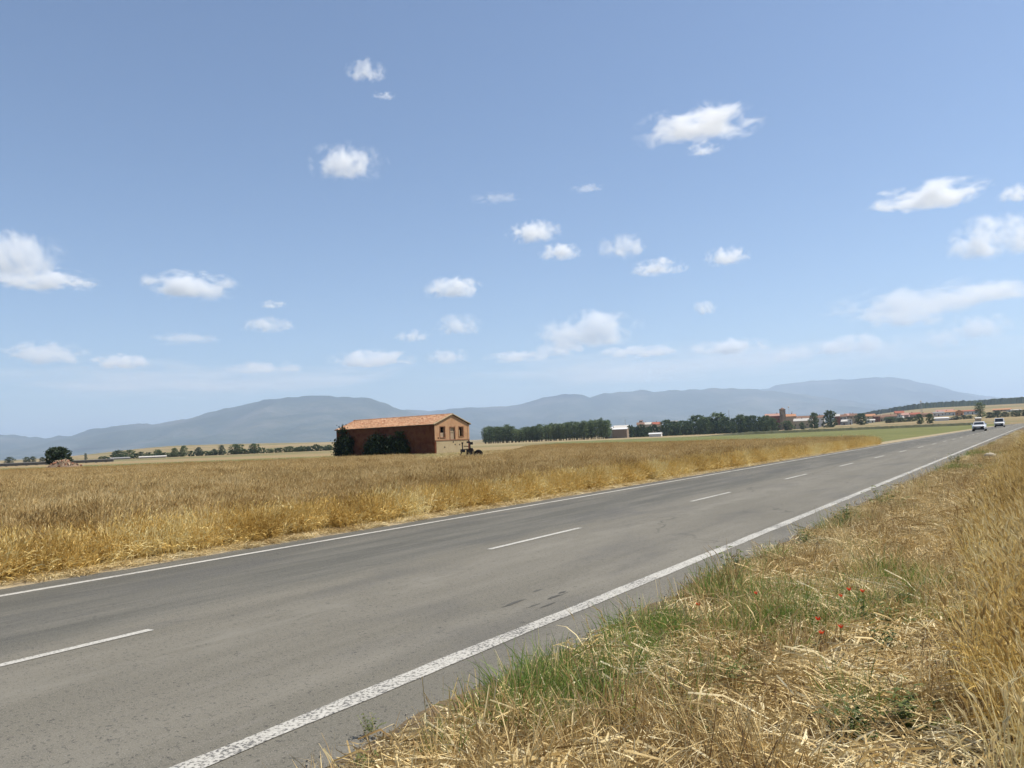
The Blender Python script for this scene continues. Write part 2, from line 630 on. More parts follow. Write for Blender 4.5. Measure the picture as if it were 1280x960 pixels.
def road_strip(mb, t0, t1, n0, n1, z, nn=1, rough=0.0, key=0.0):
    ts = list(np.arange(t0, min(t1, 60), 0.25)) + list(np.arange(max(t0, 60), t1, 4.0)) + [t1] if t1 > 12 else list(np.linspace(t0, t1, 12))
    rows = []
    for t in ts:
        row = []
        for k in range(nn + 1):
            n = n0 + (n1 - n0) * k / nn
            if rough and k in (0, nn):
                n += wob(t, key + k, rough)
            row.append(rd(t, n + road_shift(t), z + road_z(t)))
        rows.append(row)
    mb.grid([r[::-1] for r in rows])
    return ts


def build_road():
    mb = MB()
    nn = 16
    ts = road_strip(mb, -14, ROAD_END, -10.62, -3.0, 0.0, nn, 0.05, 11)
    me = mb.mesh("road", M['asphalt'])
    uv = me.uv_layers.new(name="road_uv")
    idx = np.empty(len(me.loops), int)
    me.loops.foreach_get("vertex_index", idx)
    co = np.empty(len(me.vertices) * 3)
    me.vertices.foreach_get("co", co)
    co = co.reshape(-1, 3)
    t = co[:, 0] * RT.x + co[:, 1] * RT.y
    n = co[:, 0] * RN.x + co[:, 1] * RN.y + 10.62
    uvs = np.stack([n[idx], t[idx]], 1)
    uv.data.foreach_set("uv", uvs.ravel())
    road = tag(mesh_obj("road", me), "worn grey two-lane asphalt country road", kind="structure")
    for n0, n1, m, rough, lab in ((-10.13, -10.01, 'paint', 0.006, None), (-3.69, -3.53, 'paint_worn', 0.02, "thick worn white edge line beside the dry verge")):
        mb = MB()
        road_strip(mb, -12, 420, n0, n1, 0.005, 1, rough, n0)
        o = mb.build("edge_line", M[m], road)
        if lab: o["label"] = lab
    for k in range(-2, 34):
        t0 = 9.0 + 7.75 * k
        mb = MB()
        road_strip(mb, t0, t0 + 2.65, -6.73, -6.635, 0.005, 1, 0.004, k * 1.7)
        mb.build("centre_dash", M['paint'], road)

    r = random.Random(12)
    for k in range(9):
        t0, n0 = 6.35 + r.uniform(-.45, .6), -4.15 + r.uniform(-.28, .28)
        mb = MB()
        L, w = r.uniform(.15, .5), r.uniform(.01, .026)
        left = [rd(t0 + L * q / 6, n0 - w * math.sin(math.pi * q / 6) * r.uniform(.5, 1.2), .0015 + .0003 * k) for q in range(7)]
        right = [rd(t0 + L * q / 6, n0 + w * math.sin(math.pi * q / 6) * r.uniform(.5, 1.2) + .002, .0015 + .0003 * k) for q in range(7)]
        mb.grid([right, left])
        mb.build("tar_mark", M['tar'], road)


build_road()


def build_bank(name, n0, n1, t0, t1, mat, label, amp, lift, step=0.14):
    rows = []
    ns = np.linspace(n0, n1, max(8, int(abs(n1 - n0) / step)))
    ts = list(np.arange(t0, 26, step)) + list(np.arange(26, t1, 0.9))
    for t in ts:
        row = []
        for i, n in enumerate(ns):
            p = rd(t, n + road_shift(t))
            e = abs(n - n0)
            h = -0.010 + (lift + 0.010) * float(sstep(0.02, 0.55, e))
            h += amp * mnoise.fractal(Vector((p.x * 1.4, p.y * 1.4, 2.0)), 0.9, 2.0, 5) * float(sstep(0.0, 0.5, e))
            row.append((p.x, p.y, h + road_z(t)))
        rows.append(row if n1 < n0 else row[::-1])
    return tag(MB().grid(rows).build(name, M[mat], None, True), label, kind="structure")


build_bank("verge", -3.2, 1.6, -3, 240, 'verge', "dry straw-covered earth verge on the wheat side of the thick edge line", 0.06, 0.05)
build_bank("shoulder", -10.42, -11.9, -6, 240, 'shoulder', "narrow dusty shoulder between the road and the golden wheat edge", 0.02, 0.03, 0.18)

# ------------------------------------------------------------------ plant sources (not linked to the scene, used by scatter)
class RB:
    """ribbon builder for blades and stems"""

    def __init__(self, seed):
        self.v, self.f, self.m = [], [], []
        self.r = random.Random(seed)

    def rib(self, pts, w, mi=0, side=None):
        pts = [Vector(p) for p in pts]
        n = len(pts)
        if side is None:
            side = Vector((self.r.uniform(-1, 1), self.r.uniform(-1, 1), self.r.uniform(-0.2, 0.2)))
        b = len(self.v)
        for i, p in enumerate(pts):
            tg = (pts[min(i + 1, n - 1)] - pts[max(i - 1, 0)])
            s = tg.cross(side)
            s = s.normalized() if s.length > 1e-6 else Vector((1, 0, 0))
            ww = w[i] if isinstance(w, (list, tuple)) else w
            self.v.append(tuple(p - s * ww / 2))
            self.v.append(tuple(p + s * ww / 2))
        for i in range(n - 1):
            k = b + 2 * i
            self.f.append((k, k + 1, k + 3, k + 2))
            self.m.append(mi)

    def quad(self, a, b, c, d, mi=0):
        k = len(self.v)
        self.v += [tuple(a), tuple(b), tuple(c), tuple(d)]
        self.f.append((k, k + 1, k + 2, k + 3))
        self.m.append(mi)

    def arc(self, base, az, h, lean, bend, n=4):
        """points of a stem rising from base, leaning by lean, bending further by bend"""
        pts = [Vector(base)]
        st = h / (n - 1)
        for i in range(1, n):
            a = lean + bend * (i / (n - 1)) ** 1.5
            pts.append(pts[-1] + Vector((math.sin(a) * math.cos(az), math.sin(a) * math.sin(az), math.cos(a))) * st)
        return pts

    def mesh(self, name, mats):
        me = bpy.data.meshes.new(name)
        me.from_pydata(self.v, [], self.f)
        for m in mats:
            me.materials.append(m)
        me.polygons.foreach_set("material_index", self.m)
        me.update()
        return me


def src_collection(name, meshes):
    c = bpy.data.collections.new(name)
    for i, me in enumerate(meshes):
        o = bpy.data.objects.new("%s_%02d" % (name, i), me)
        c.objects.link(o)
    return c


def wheat_clump(seed, rad=0.21, n=46, h=0.70, lean=0.12, common=0.10, leafy=1.0, awns=2, mats=None, wide=1.0):
    rb = RB(seed)
    r = rb.r
    caz = r.uniform(0, 6.28)
    for i in range(n):
        rr, aa = rad * math.sqrt(r.random()), r.uniform(0, 6.28)
        base = (rr * math.cos(aa), rr * math.sin(aa), -0.02)
        az = r.gauss(caz, 1.0) if r.random() < common * 6 else r.uniform(0, 6.28)
        hh = h * r.gauss(1, 0.07)
        pts = rb.arc(base, az, hh, abs(r.gauss(0, lean)), abs(r.gauss(0.1, 0.15)), 4)
        rb.rib(pts, [0.007 * wide, 0.006 * wide, 0.005 * wide, 0.004 * wide], 0)
        tip = pts[-1]
        d = (pts[-1] - pts[-2]).normalized()
        d2 = (d + Vector((math.cos(az), math.sin(az), -0.2)) * r.uniform(0.1, 0.9)).normalized()
        el = r.uniform(0.06, 0.085)
        e1, e2 = tip + d * el * 0.5, tip + d * el * 0.5 + d2 * el * 0.5
        for sd in (Vector((1, 0.2, 0)), Vector((-0.2, 1, 0))):
            rb.rib([tip, e1, e2], [0.006 * min(1, wide), 0.0145 * min(1, wide) ** 2, 0.004 * min(1, wide)], 1, sd)
        for k in range(awns):
            q = d2 + Vector((r.uniform(-.4, .4), r.uniform(-.4, .4), r.uniform(-.2, .4)))
            rb.rib([e1, e2 + q.normalized() * r.uniform(0.04, 0.08)], [0.0022, 0.001], 0)
        for k in range(2):
            if r.random() < 0.62 * leafy:
                p = pts[1].lerp(pts[2], r.random())
                la = r.uniform(0, 6.28)
                lp = rb.arc(p, la, r.uniform(0.10, 0.24), r.uniform(0.3, 0.9), r.uniform(0.8, 2.0), 4)
                rb.rib(lp, [0.006, 0.012 * wide, 0.010 * wide, 0.002], 0)
    return rb.mesh("wheat_clump", mats or [M['stem'], M['ear']])


def litter_clump(seed, n=56, rad=0.22, up=0.11, swath=False):
    rb = RB(seed)
    r = rb.r
    for i in range(n):
        rr, aa = rad * math.sqrt(r.random()), r.uniform(0, 6.28)
        L = r.uniform(0.06, 0.26) if r.random() < 0.85 else r.uniform(0.25, 0.42)
        a = r.gauss(0, 0.45) if swath else r.uniform(0, 6.28)
        el = r.gauss(0, 0.25 if swath else 0.38)
        p = Vector((rr * math.cos(aa), rr * math.sin(aa), r.uniform(0.0, up)))
        d = Vector((math.cos(a) * math.cos(el), math.sin(a) * math.cos(el), math.sin(el)))
        mid = p + Vector((r.uniform(-.03, .03), r.uniform(-.03, .03), r.uniform(-.01, 0.045)))
        w = r.choice([0.004, 0.005, 0.007, 0.010])
        rb.rib([p - d * L / 2, mid, p + d * L / 2], [w * 0.8, w, w * 0.6], 0 if r.random() < 0.85 else 1, Vector((0, 0, 1)) if r.random() < 0.5 else None)
    return rb.mesh("litter_clump", [M['straw'], M['drygrass']])


def stubble_clump(seed, n=34, rad=0.2, h=0.2):
    rb = RB(seed)
    r = rb.r
    for i in range(n):
        rr, aa = rad * math.sqrt(r.random()), r.uniform(0, 6.28)
        base = (rr * math.cos(aa), rr * math.sin(aa), -0.02)
        pts = rb.arc(base, r.uniform(0, 6.28), h * r.uniform(0.5, 1.5), abs(r.gauss(0, 0.22)), abs(r.gauss(0, 0.25)), 3)
        rb.rib(pts, [0.006, 0.005, 0.004], r.choice([0, 0, 0, 1, 2]))
    return rb.mesh("stubble_clump", [M['drygrass'], M['straw'], M['brown']])


def tuft(seed, mats, n=48, rad=0.09, h=0.28, lean=0.45, bend=0.9, w=0.005):
    rb = RB(seed)
    r = rb.r
    for i in range(n):
        rr, aa = rad * math.sqrt(r.random()), r.uniform(0, 6.28)
        base = (rr * math.cos(aa), rr * math.sin(aa), -0.02)
        az = aa + r.gauss(0, 0.7)
        pts = rb.arc(base, az, h * r.uniform(0.5, 1.3), abs(r.gauss(0, lean)), abs(r.gauss(0, bend)), 5)
        ww = w * r.uniform(0.7, 1.3)
        rb.rib(pts, [ww * 0.8, ww, ww * 0.9, ww * 0.6, 0.001], 0 if r.random() < 0.82 else 1)
    return rb.mesh("tuft", mats)


def weed_mesh(seed, n=7, h=0.22, mats=None, leaf=0.05):
    rb = RB(seed)
    r = rb.r
    for i in range(n):
        az = r.uniform(0, 6.28)
        pts = rb.arc((r.uniform(-.05, .05), r.uniform(-.05, .05), -0.02), az, h * r.uniform(0.6, 1.25), r.uniform(0.05, 0.8), r.uniform(0, 0.5), 6)
        rb.rib(pts, [0.006, 0.005, 0.005, 0.004, 0.003, 0.002], 1)
        for p in pts[1:]:
            for k in range(r.randint(3, 5)):
                la = r.uniform(0, 6.28)
                L = leaf * r.uniform(0.6, 1.4)
                d = Vector((math.cos(la), math.sin(la), r.uniform(-0.3, 0.6))).normalized()
                rb.rib([p, p + d * L * 0.5, p + d * L + Vector((0, 0, -0.01))], [0.004, L * 0.42, 0.003], 0, Vector((r.uniform(-.4, .4), r.uniform(-.4, .4), 1)).cross(d).cross(d))
    return rb.mesh("weed", mats or [M['weed'], M['grass']])


SRC = {}
SRC['wheat'] = src_collection("src_wheat", [wheat_clump(i, 0.20, 36) for i in range(5)])
SRC['near'] = src_collection("src_near", [wheat_clump(150 + i, 0.17, 26, 0.78, 0.09, 0.05, 1.1, 2, [M['gold'], M['stem']]) for i in range(4)])
SRC['edge'] = src_collection("src_edge", [wheat_clump(20 + i, 0.20, 30, 0.66, 0.36 if i < 4 else 0.16, 0.15, 1.9, 1, [M['gold'], M['gold']], 1.35) for i in range(6)])
SRC['wheat_far'] = src_collection("src_far", [wheat_clump(40 + i, 0.42, 42, 0.70, 0.14, 0.1, 0.5, 0) for i in range(3)])
SRC['litter'] = src_collection("src_litter", [litter_clump(60 + i, swath=i > 1) for i in range(5)])
SRC['stubble'] = src_collection("src_stubble", [stubble_clump(70 + i) for i in range(3)])
SRC['dry'] = src_collection("src_dry", [tuft(80 + i, [M['drygrass'], M['straw']]) for i in range(4)])
SRC['green'] = src_collection("src_green", [tuft(90 + i, [M['grass'], M['drygrass']], 60, 0.10, 0.22, 0.35, 0.7, 0.005) for i in range(3)])

SRC['seed'] = src_collection("src_seed", [wheat_clump(260 + i, 0.10, 7, 0.40, 0.25, 0.1, 0.6, 3, [M['drygrass'], M['drygrass']], 0.6) for i in range(3)])
SRC['weed'] = src_collection("src_weed", [weed_mesh(240 + i, 9, 0.18, None, 0.026) for i in range(4)])


def scatter(name, P, rz, tilt_az, tilt, scl, zs, coll, nvar, label, cat, parent=None, seed=0):
    """one 'stuff' object: a point mesh whose points carry plant clumps"""
    n = len(P)
    me = bpy.data.meshes.new(name)
    me.from_pydata(P.tolist(), [], [])
    rot = np.stack([tilt * np.cos(tilt_az), tilt * np.sin(tilt_az), rz], 1)
    a = me.attributes.new("rot", 'FLOAT_VECTOR', 'POINT')
    a.data.foreach_set("vector", rot.astype(np.float32).ravel())
    a = me.attributes.new("scl", 'FLOAT_VECTOR', 'POINT')
    a.data.foreach_set("vector", np.stack([scl, scl, scl * zs], 1).astype(np.float32).ravel())
    a = me.attributes.new("var", 'INT', 'POINT')
    a.data.foreach_set("value", np.random.default_rng(seed).integers(0, nvar, n).astype(np.int32))
    o = mesh_obj(name, me, parent)
    ng = bpy.data.node_groups.new(name + "_nodes", 'GeometryNodeTree')
    ng.interface.new_socket("Geometry", in_out='INPUT', socket_type='NodeSocketGeometry')
    ng.interface.new_socket("Geometry", in_out='OUTPUT', socket_type='NodeSocketGeometry')
    N, L = ng.nodes, ng.links
    gi, go = N.new("NodeGroupInput"), N.new("NodeGroupOutput")
    ci = N.new("GeometryNodeCollectionInfo")
    ci.inputs["Collection"].default_value = coll
    ci.inputs["Separate Children"].default_value = True
    ci.inputs["Reset Children"].default_value = True
    ip = N.new("GeometryNodeInstanceOnPoints")
    ip.inputs["Pick Instance"].default_value = True

    def attr(nm, typ):
        q = N.new("GeometryNodeInputNamedAttribute")
        q.data_type = typ
        q.inputs["Name"].default_value = nm
        return q.outputs["Attribute"]
    e2r = N.new("FunctionNodeEulerToRotation")
    L.new(attr("rot", 'FLOAT_VECTOR'), e2r.inputs[0])
    L.new(gi.outputs[0], ip.inputs["Points"])
    L.new(ci.outputs[0], ip.inputs["Instance"])
    L.new(attr("var", 'INT'), ip.inputs["Instance Index"])
    L.new(e2r.outputs[0], ip.inputs["Rotation"])
    L.new(attr("scl", 'FLOAT_VECTOR'), ip.inputs["Scale"])
    L.new(ip.outputs[0], go.inputs[0])
    md = o.modifiers.new("scatter", 'NODES')
    md.node_group = ng
    tag(o, label, cat, kind="stuff")
    return o


def in_poly(P, poly):
    x, y = P[:, 0], P[:, 1]
    ins = np.zeros(len(P), bool)
    j = len(poly) - 1
    for i in range(len(poly)):
        xi, yi = poly[i][0], poly[i][1]
        xj, yj = poly[j][0], poly[j][1]
        c = ((yi > y) != (yj > y)) & (x < (xj - xi) * (y - yi) / (yj - yi + 1e-12) + xi)
        ins ^= c
        j = i
    return ins


def jgrid(x0, x1, y0, y1, sp):
    X, Y = np.meshgrid(np.arange(x0, x1, sp), np.arange(y0, y1, sp))
    P = np.stack([X.ravel(), Y.ravel()], 1)
    return P + rng.uniform(-0.5, 0.5, P.shape) * sp


def seen(P, margin=9.0, behind=False):
    az = np.degrees(np.arctan2(P[:, 0], P[:, 1]))
    return (np.abs(az) < 35 + margin) & (P[:, 1] > 0.8)


def rotpack(n, tilt=0.06):
    return rng.uniform(0, 6.283, n), rng.uniform(0, 6.283, n), np.abs(rng.normal(0, tilt, n))


def tn(P):
    return P[:, 0] * RT.x + P[:, 1] * RT.y, P[:, 0] * RN.x + P[:, 1] * RN.y


def vnoise(P, sc, seed=0.0):
    return np.array([mnoise.noise(Vector((p[0] * sc, p[1] * sc, seed))) for p in P])


# ------------------------------------------------------------------ the wheat on the far side of the road
WEDGE = -11.25
WHEAT = [tuple(rd(-10, WEDGE))[:2], tuple(rd(67, WEDGE))[:2], (24, 72), (19, 84), (14, 100), (8, 122), (2, 112), (-0.2, 66), (-1.2, 45), (-6.2, 45),
         (-8, 62), (-14, 71), (-30, 76), (-45, 80), (-60, 88), (-95, 112), (-100, 70), (-40, 10)]


def wheat_left():
    root = empty("wheat_field", tuple(at(420, 45, 0)))
    tag(root, "ripe brown-eared wheat field between the road and the brick barn", "wheat", kind="stuff")
    off = Vector(root.location)
    # canopy that closes the stand farther out
    P = []
    xs = np.arange(-100, 32, 0.8)
    ys = np.arange(10, 124, 0.8)
    mb = MB()
    rows = []
    inside = {}
    X, Y = np.meshgrid(xs, ys)
    G = np.stack([X.ravel(), Y.ravel()], 1)
    t, n = tn(G)
    ok = in_poly(G, WHEAT) & (n < WEDGE - 1.2)
    ok = ok.reshape(X.shape)
    vid = -np.ones(X.shape, int)
    vs, fs = [], []
    for i in range(len(ys)):
        for k in range(len(xs)):
            if ok[i, k]:
                vid[i, k] = len(vs)
                d = math.hypot(xs[k], ys[i])
                z = 0.30 + 0.20 * float(sstep(20, 70, d)) + 0.05 * mnoise.noise(Vector((xs[k] * .5, ys[i] * .5, 0))) + random.uniform(-.05, .05)
                vs.append((xs[k] - off.x, ys[i] - off.y, z))
    for i in range(len(ys) - 1):
        for k in range(len(xs) - 1):
            q = (vid[i, k], vid[i, k + 1], vid[i + 1, k + 1], vid[i + 1, k])
            if min(q) >= 0:
                fs.append(q)
    mb.add(vs, fs)
    tag(mb.build("wheat_canopy", M['canopy'], root), kind="stuff")
    packs = []
    A = jgrid(-16, 30, 6, 32, 0.235)
    B = jgrid(-40, 40, 20, 66, 0.36)
    t, n = tn(A)
    dA = np.hypot(A[:, 0], A[:, 1])
    A = A[in_poly(A, WHEAT) & seen(A) & (n < WEDGE - np.abs(rng.normal(0, 0.5, len(A)))) & (dA < 27)]
    dB = np.hypot(B[:, 0], B[:, 1])
    B = B[in_poly(B, WHEAT) & seen(B) & (dB >= 27) & (dB < 62)]
    P2 = np.concatenate([A, B])
    h = 1.0 + 0.2 * vnoise(P2, 0.35, 4.0) + 0.1 * vnoise(P2, 1.4, 5.0) + rng.normal(0, 0.08, len(P2))
    P = np.column_stack([P2 - np.array([off.x, off.y]), np.full(len(P2), -0.05)])
    scl = np.concatenate([rng.uniform(0.92, 1.12, len(A)), rng.uniform(1.05, 1.35, len(B))])
    scatter("wheat_stalks", P, *rotpack(len(P), 0.07), scl, h / scl, SRC['wheat'], 5, None, None, root, 1)
    Cc = jgrid(-95, 34, 45, 125, 0.62)
    d = np.hypot(Cc[:, 0], Cc[:, 1])
    Cc = Cc[in_poly(Cc, WHEAT) & seen(Cc, 6) & (d >= 60)]
    P = np.column_stack([Cc - np.array([off.x, off.y]), np.full(len(Cc), -0.05)])
    h = 1.0 + 0.15 * vnoise(Cc, 0.12, 9.0) + rng.normal(0, 0.06, len(P))
    scatter("wheat_stalks", P, *rotpack(len(P), 0.05), np.full(len(P), 1.0), h, SRC['wheat_far'], 3, None, None, root, 2)
    # leaning, trampled golden edge along the road
    ts = np.concatenate([rng.uniform(-4, 30, 2100), rng.uniform(30, 68, 1800)])
    ns = WEDGE + 0.1 + np.abs(rng.normal(0, 0.6, len(ts))) * -1 * (0.6 + 0.8 * np.array([abs(mnoise.noise(Vector((a * 0.35, 8, 3)))) for a in ts]) * 2) + rng.uniform(0, 0.22, len(ts)) + 0.18 * np.array([mnoise.noise(Vector((a * 0.5, 0, 3))) for a in ts])
    P = np.array([rd(a, b, -0.05) for a, b in zip(ts, ns)]) - np.array([off.x, off.y, 0])
    rz, ta, ti = rotpack(len(P), 0.22)
    scatter("wheat_edge", P, rz, ta, ti, rng.uniform(0.75, 1.12, len(P)), rng.uniform(0.55, 1.0, len(P)), SRC['edge'], 6, None, None, root, 3)


wheat_left()


def far_side_litter():
    ts = rng.uniform(-5, 66, 2600)
    ns = -10.72 - np.abs(rng.normal(0, 0.24, len(ts)))
    P = np.array([rd(a, b, 0.0) for a, b in zip(ts, ns)])
    scatter("straw_litter", P, *rotpack(len(P), 0.1), rng.uniform(0.5, 1.0, len(P)), np.full(len(P), 0.7), SRC['litter'], 4,
            "fallen straw along the foot of the golden wheat edge across the road", "straw", None, 4)
    # low weeds and stubble round the barn and the machine
    Q = jgrid(-34, 6, 44, 132, 0.75)
    Q = Q[(~in_poly(Q, WHEAT)) & seen(Q, 2)]
    P = np.column_stack([Q, np.full(len(Q), -0.05)])
    scatter("dry_grass", P, *rotpack(len(P), 0.1), rng.uniform(0.7, 1.5, len(P)), rng.uniform(0.5, 1.0, len(P)), SRC['dry'], 4,
            "low dry grass and stubble round the foot of the brick barn", "grass", None, 5)


far_side_litter()

# ------------------------------------------------------------------ the near verge
GREENS = [(905, 755, 0.46), (985, 795, 0.36), (940, 805, 0.30), (1100, 775, 0.40), (1120, 742, 0.32), (820, 800, 0.36), (790, 835, 0.30), (700, 850, 0.25),
          (880, 668, 0.35), (1010, 668, 0.45), (1030, 655, 0.4), (1080, 905, 0.12), (650, 900, 0.35), (760, 870, 0.4), (1180, 590, 1.2), (1215, 572, 1.6), (1110, 800, 0.25)]


def pix_ground(x, y):
    u, v = (x - 640) / FPX, -(y - 480) / FPX
    ux, uy = u * _c + v * _s, -u * _s + v * _c
    dy = math.cos(PITCH) - math.sin(PITCH) * uy
    dz = math.sin(PITCH) + math.cos(PITCH) * uy
    k = -EYE / dz
    return Vector((ux * k, dy * k, 0))


GREEN_AT = [(pix_ground(a, b), r) for a, b, r in GREENS]


def greenness(P):
    g = np.zeros(len(P))
    for c, r in GREEN_AT:
        g = np.maximum(g, np.exp(-((P[:, 0] - c.x) ** 2 + (P[:, 1] - c.y) ** 2) / (r * r)))
    return g


BARE = pix_ground(1165, 815)


def bare(P):
    return np.exp(-((P[:, 0] - BARE.x) ** 2 + (P[:, 1] - BARE.y) ** 2) / 0.22) > 0.45


def verge_pts(spec):
    out = []
    for t0, t1, dens, n0, n1 in spec:
        k = int((t1 - t0) * (n1 - n0) * dens)
        t = rng.uniform(t0, t1, k)
        n = rng.uniform(n0, n1, k)
        out.append(np.array([rd(a, b)[:2] for a, b in zip(t, n)]))
    P = np.concatenate(out)
    return P


def edge_ok(P, a=0.16):
    t, n = tn(P)
    e = -2.70 + a * np.array([mnoise.noise(Vector((q * 0.8, 0, 7))) + 0.6 * mnoise.noise(Vector((q * 2.7, 0, 9))) for q in t])
    return n > e


def near_verge():
    P = verge_pts([(0.5, 9, 38, -3.15, 0.6), (9, 20, 28, -3.15, 0.6), (20, 50, 13, -3.15, 0.5), (50, 120, 4, -3.15, 0.5)])
    P = P[edge_ok(P) & (rng.random(len(P)) > 0.75 * greenness(P)) & ((vnoise(P, 1.7, 41.0) < 0.16) | (rng.random(len(P)) < 0.25))]
    P3 = np.column_stack([P, 0.03 + 0.02 * rng.random(len(P))])
    rz, ta, ti = rotpack(len(P3), 0.12)
    rz = 3.0 * vnoise(P, 0.55, 90.0) + rng.normal(0, 0.35, len(P))
    scatter("straw_litter", P3, rz, ta, ti, rng.uniform(0.7, 1.25, len(P3)), np.full(len(P3), 1.0), SRC['litter'], 5,
            "tangled fallen straw covering the verge beside the thick edge line", "straw", None, 11)
    P = verge_pts([(0.5, 10, 28, -3.0, 0.4), (10, 24, 17, -3.0, 0.4), (24, 60, 7, -3.0, 0.3)])
    w = vnoise(P, 0.9, 21.0) + 0.35 * vnoise(P, 2.6, 4.0)
    P = P[edge_ok(P) & (w > -0.12) & ~bare(P)]
    P3 = np.column_stack([P, np.full(len(P), 0.02)])
    scatter("stubble", P3, *rotpack(len(P3), 0.1), rng.uniform(0.7, 1.2, len(P3)), rng.uniform(0.6, 1.25, len(P3)), SRC['stubble'], 3,
            "short brown cut stubble standing on the verge", "stubble", None, 12)
    P = verge_pts([(0.5, 10, 36, -3.1, 0.4), (10, 24, 19, -3.1, 0.4), (24, 70, 7, -3.1, 0.3)])
    g = greenness(P)
    P = P[edge_ok(P) & (vnoise(P, 0.9, 33.0) > -0.12) & ~bare(P) & (rng.random(len(P)) > g * 0.6)]
    P3 = np.column_stack([P, np.full(len(P), 0.02)])
    t, n = tn(P)
    sc = rng.uniform(0.6, 1.25, len(P3)) * (0.6 + 0.4 * sstep(-3.0, -2.2, n))
    scatter("dry_grass", P3, *rotpack(len(P3), 0.15), sc, rng.uniform(0.7, 1.15, len(P3)), SRC['dry'], 4,
            "bleached yellow dry grass tufts on the near verge", "grass", None, 13)
    P = verge_pts([(0.5, 12, 120, -3.1, 0.2), (12, 60, 24, -3.1, -0.6)])
    g = greenness(P)
    t, n = tn(P)
    g2 = 0.72 * g + 0.06 * (vnoise(P, 1.3, 50.0) > 0.18) * (n < -1.3) + 0.35 * (np.abs(n + 2.75) < 0.22) * (vnoise(P, 0.55, 60.0) > 0.1)
    P = P[edge_ok(P, 0.1) & ~bare(P) & (rng.random(len(P)) < g2 * 0.85)]
    P3 = np.column_stack([P, np.full(len(P), 0.02)])
    scatter("green_grass", P3, *rotpack(len(P3), 0.1), rng.uniform(0.7, 1.3, len(P3)), rng.uniform(0.8, 1.3, len(P3)), SRC['green'], 3,
            "patches of living green grass among the dry straw of the near verge", "grass", None, 14)
    P = verge_pts([(1.5, 12, 10, -2.75, -0.5), (12, 40, 5, -2.8, -0.7)])
    P = P[edge_ok(P, 0.1) & (vnoise(P, 1.1, 81.0) > 0.02) & ~bare(P)]
    P3 = np.column_stack([P, np.full(len(P), 0.02)])
    scatter("green_weeds", P3, *rotpack(len(P3), 0.2), rng.uniform(0.35, 0.9, len(P3)), rng.uniform(0.6, 1.1, len(P3)), SRC['weed'], 4,
            "small leafy weeds sprinkled through the near verge", "weeds", None, 16)
    P = verge_pts([(3.0, 14, 6, -2.5, -0.2), (14, 50, 4, -2.6, -0.5)])
    P = P[edge_ok(P, 0.1) & (vnoise(P, 0.8, 101.0) > -0.05) & ~bare(P)]
    P3 = np.column_stack([P, np.full(len(P), 0.01)])
    scatter("seed_grass", P3, *rotpack(len(P3), 0.15), rng.uniform(0.7, 1.15, len(P3)), rng.uniform(0.7, 1.15, len(P3)), SRC['seed'], 3,
            "thin dry seeding grasses standing above the straw of the near verge", "grass", None, 17)
    # the standing crop on this side
    A = jgrid(0.2, 1, 0.2, 1, 1)
    out = []
    for t0, t1, sp in ((1.6, 12, 0.20), (12, 30, 0.25), (30, 80, 0.45), (80, 230, 1.1)):
        T, Nn = np.meshgrid(np.arange(t0, t1, sp), np.arange(-1.15, 1.0 + t1 * 0.05, sp))
        Q = np.stack([T.ravel(), Nn.ravel()], 1) + rng.uniform(-.5, .5, (T.size, 2)) * sp
        out.append(np.column_stack([Q, np.full(len(Q), sp)]))
    Q = np.concatenate(out)
    edge = np.interp(Q[:, 0], [0, 3, 5, 12, 25, 60], [0.15, -0.05, -0.30, -0.62, -0.75, -0.8]) + 0.16 * np.array([mnoise.noise(Vector((q * 0.6, 0, 17))) for q in Q[:, 0]]) + rng.normal(0, 0.09, len(Q))
    far = np.hypot(Q[:, 0], Q[:, 1])
    ok = (Q[:, 1] > edge) & (far > 2.3)
    Q = Q[ok]
    P = np.array([rd(a, b + road_shift(a)) for a, b in Q[:, :2]])
    P[:, 2] = 0.0
    keep = np.degrees(np.arctan2(P[:, 0], P[:, 1])) < 62
    P, Q = P[keep], Q[keep]
    e = Q[:, 1] - np.interp(Q[:, 0], [0, 3, 5, 12, 25, 60], [0.15, -0.05, -0.30, -0.62, -0.75, -0.8])
    h = (0.78 + 0.22 * sstep(0.0, 0.7, e)) * (1 + 0.1 * vnoise(P, 0.6, 70.0))
    scl = np.where(Q[:, 2] > 0.3, 1.4, 1.0) * rng.uniform(0.92, 1.08, len(P))
    root = scatter("wheat_crop", P, *rotpack(len(P), 0.09), scl, h / scl, SRC['near'], 4,
                   "standing ripe wheat at the edge of the near verge", "wheat", None, 15)


near_verge()

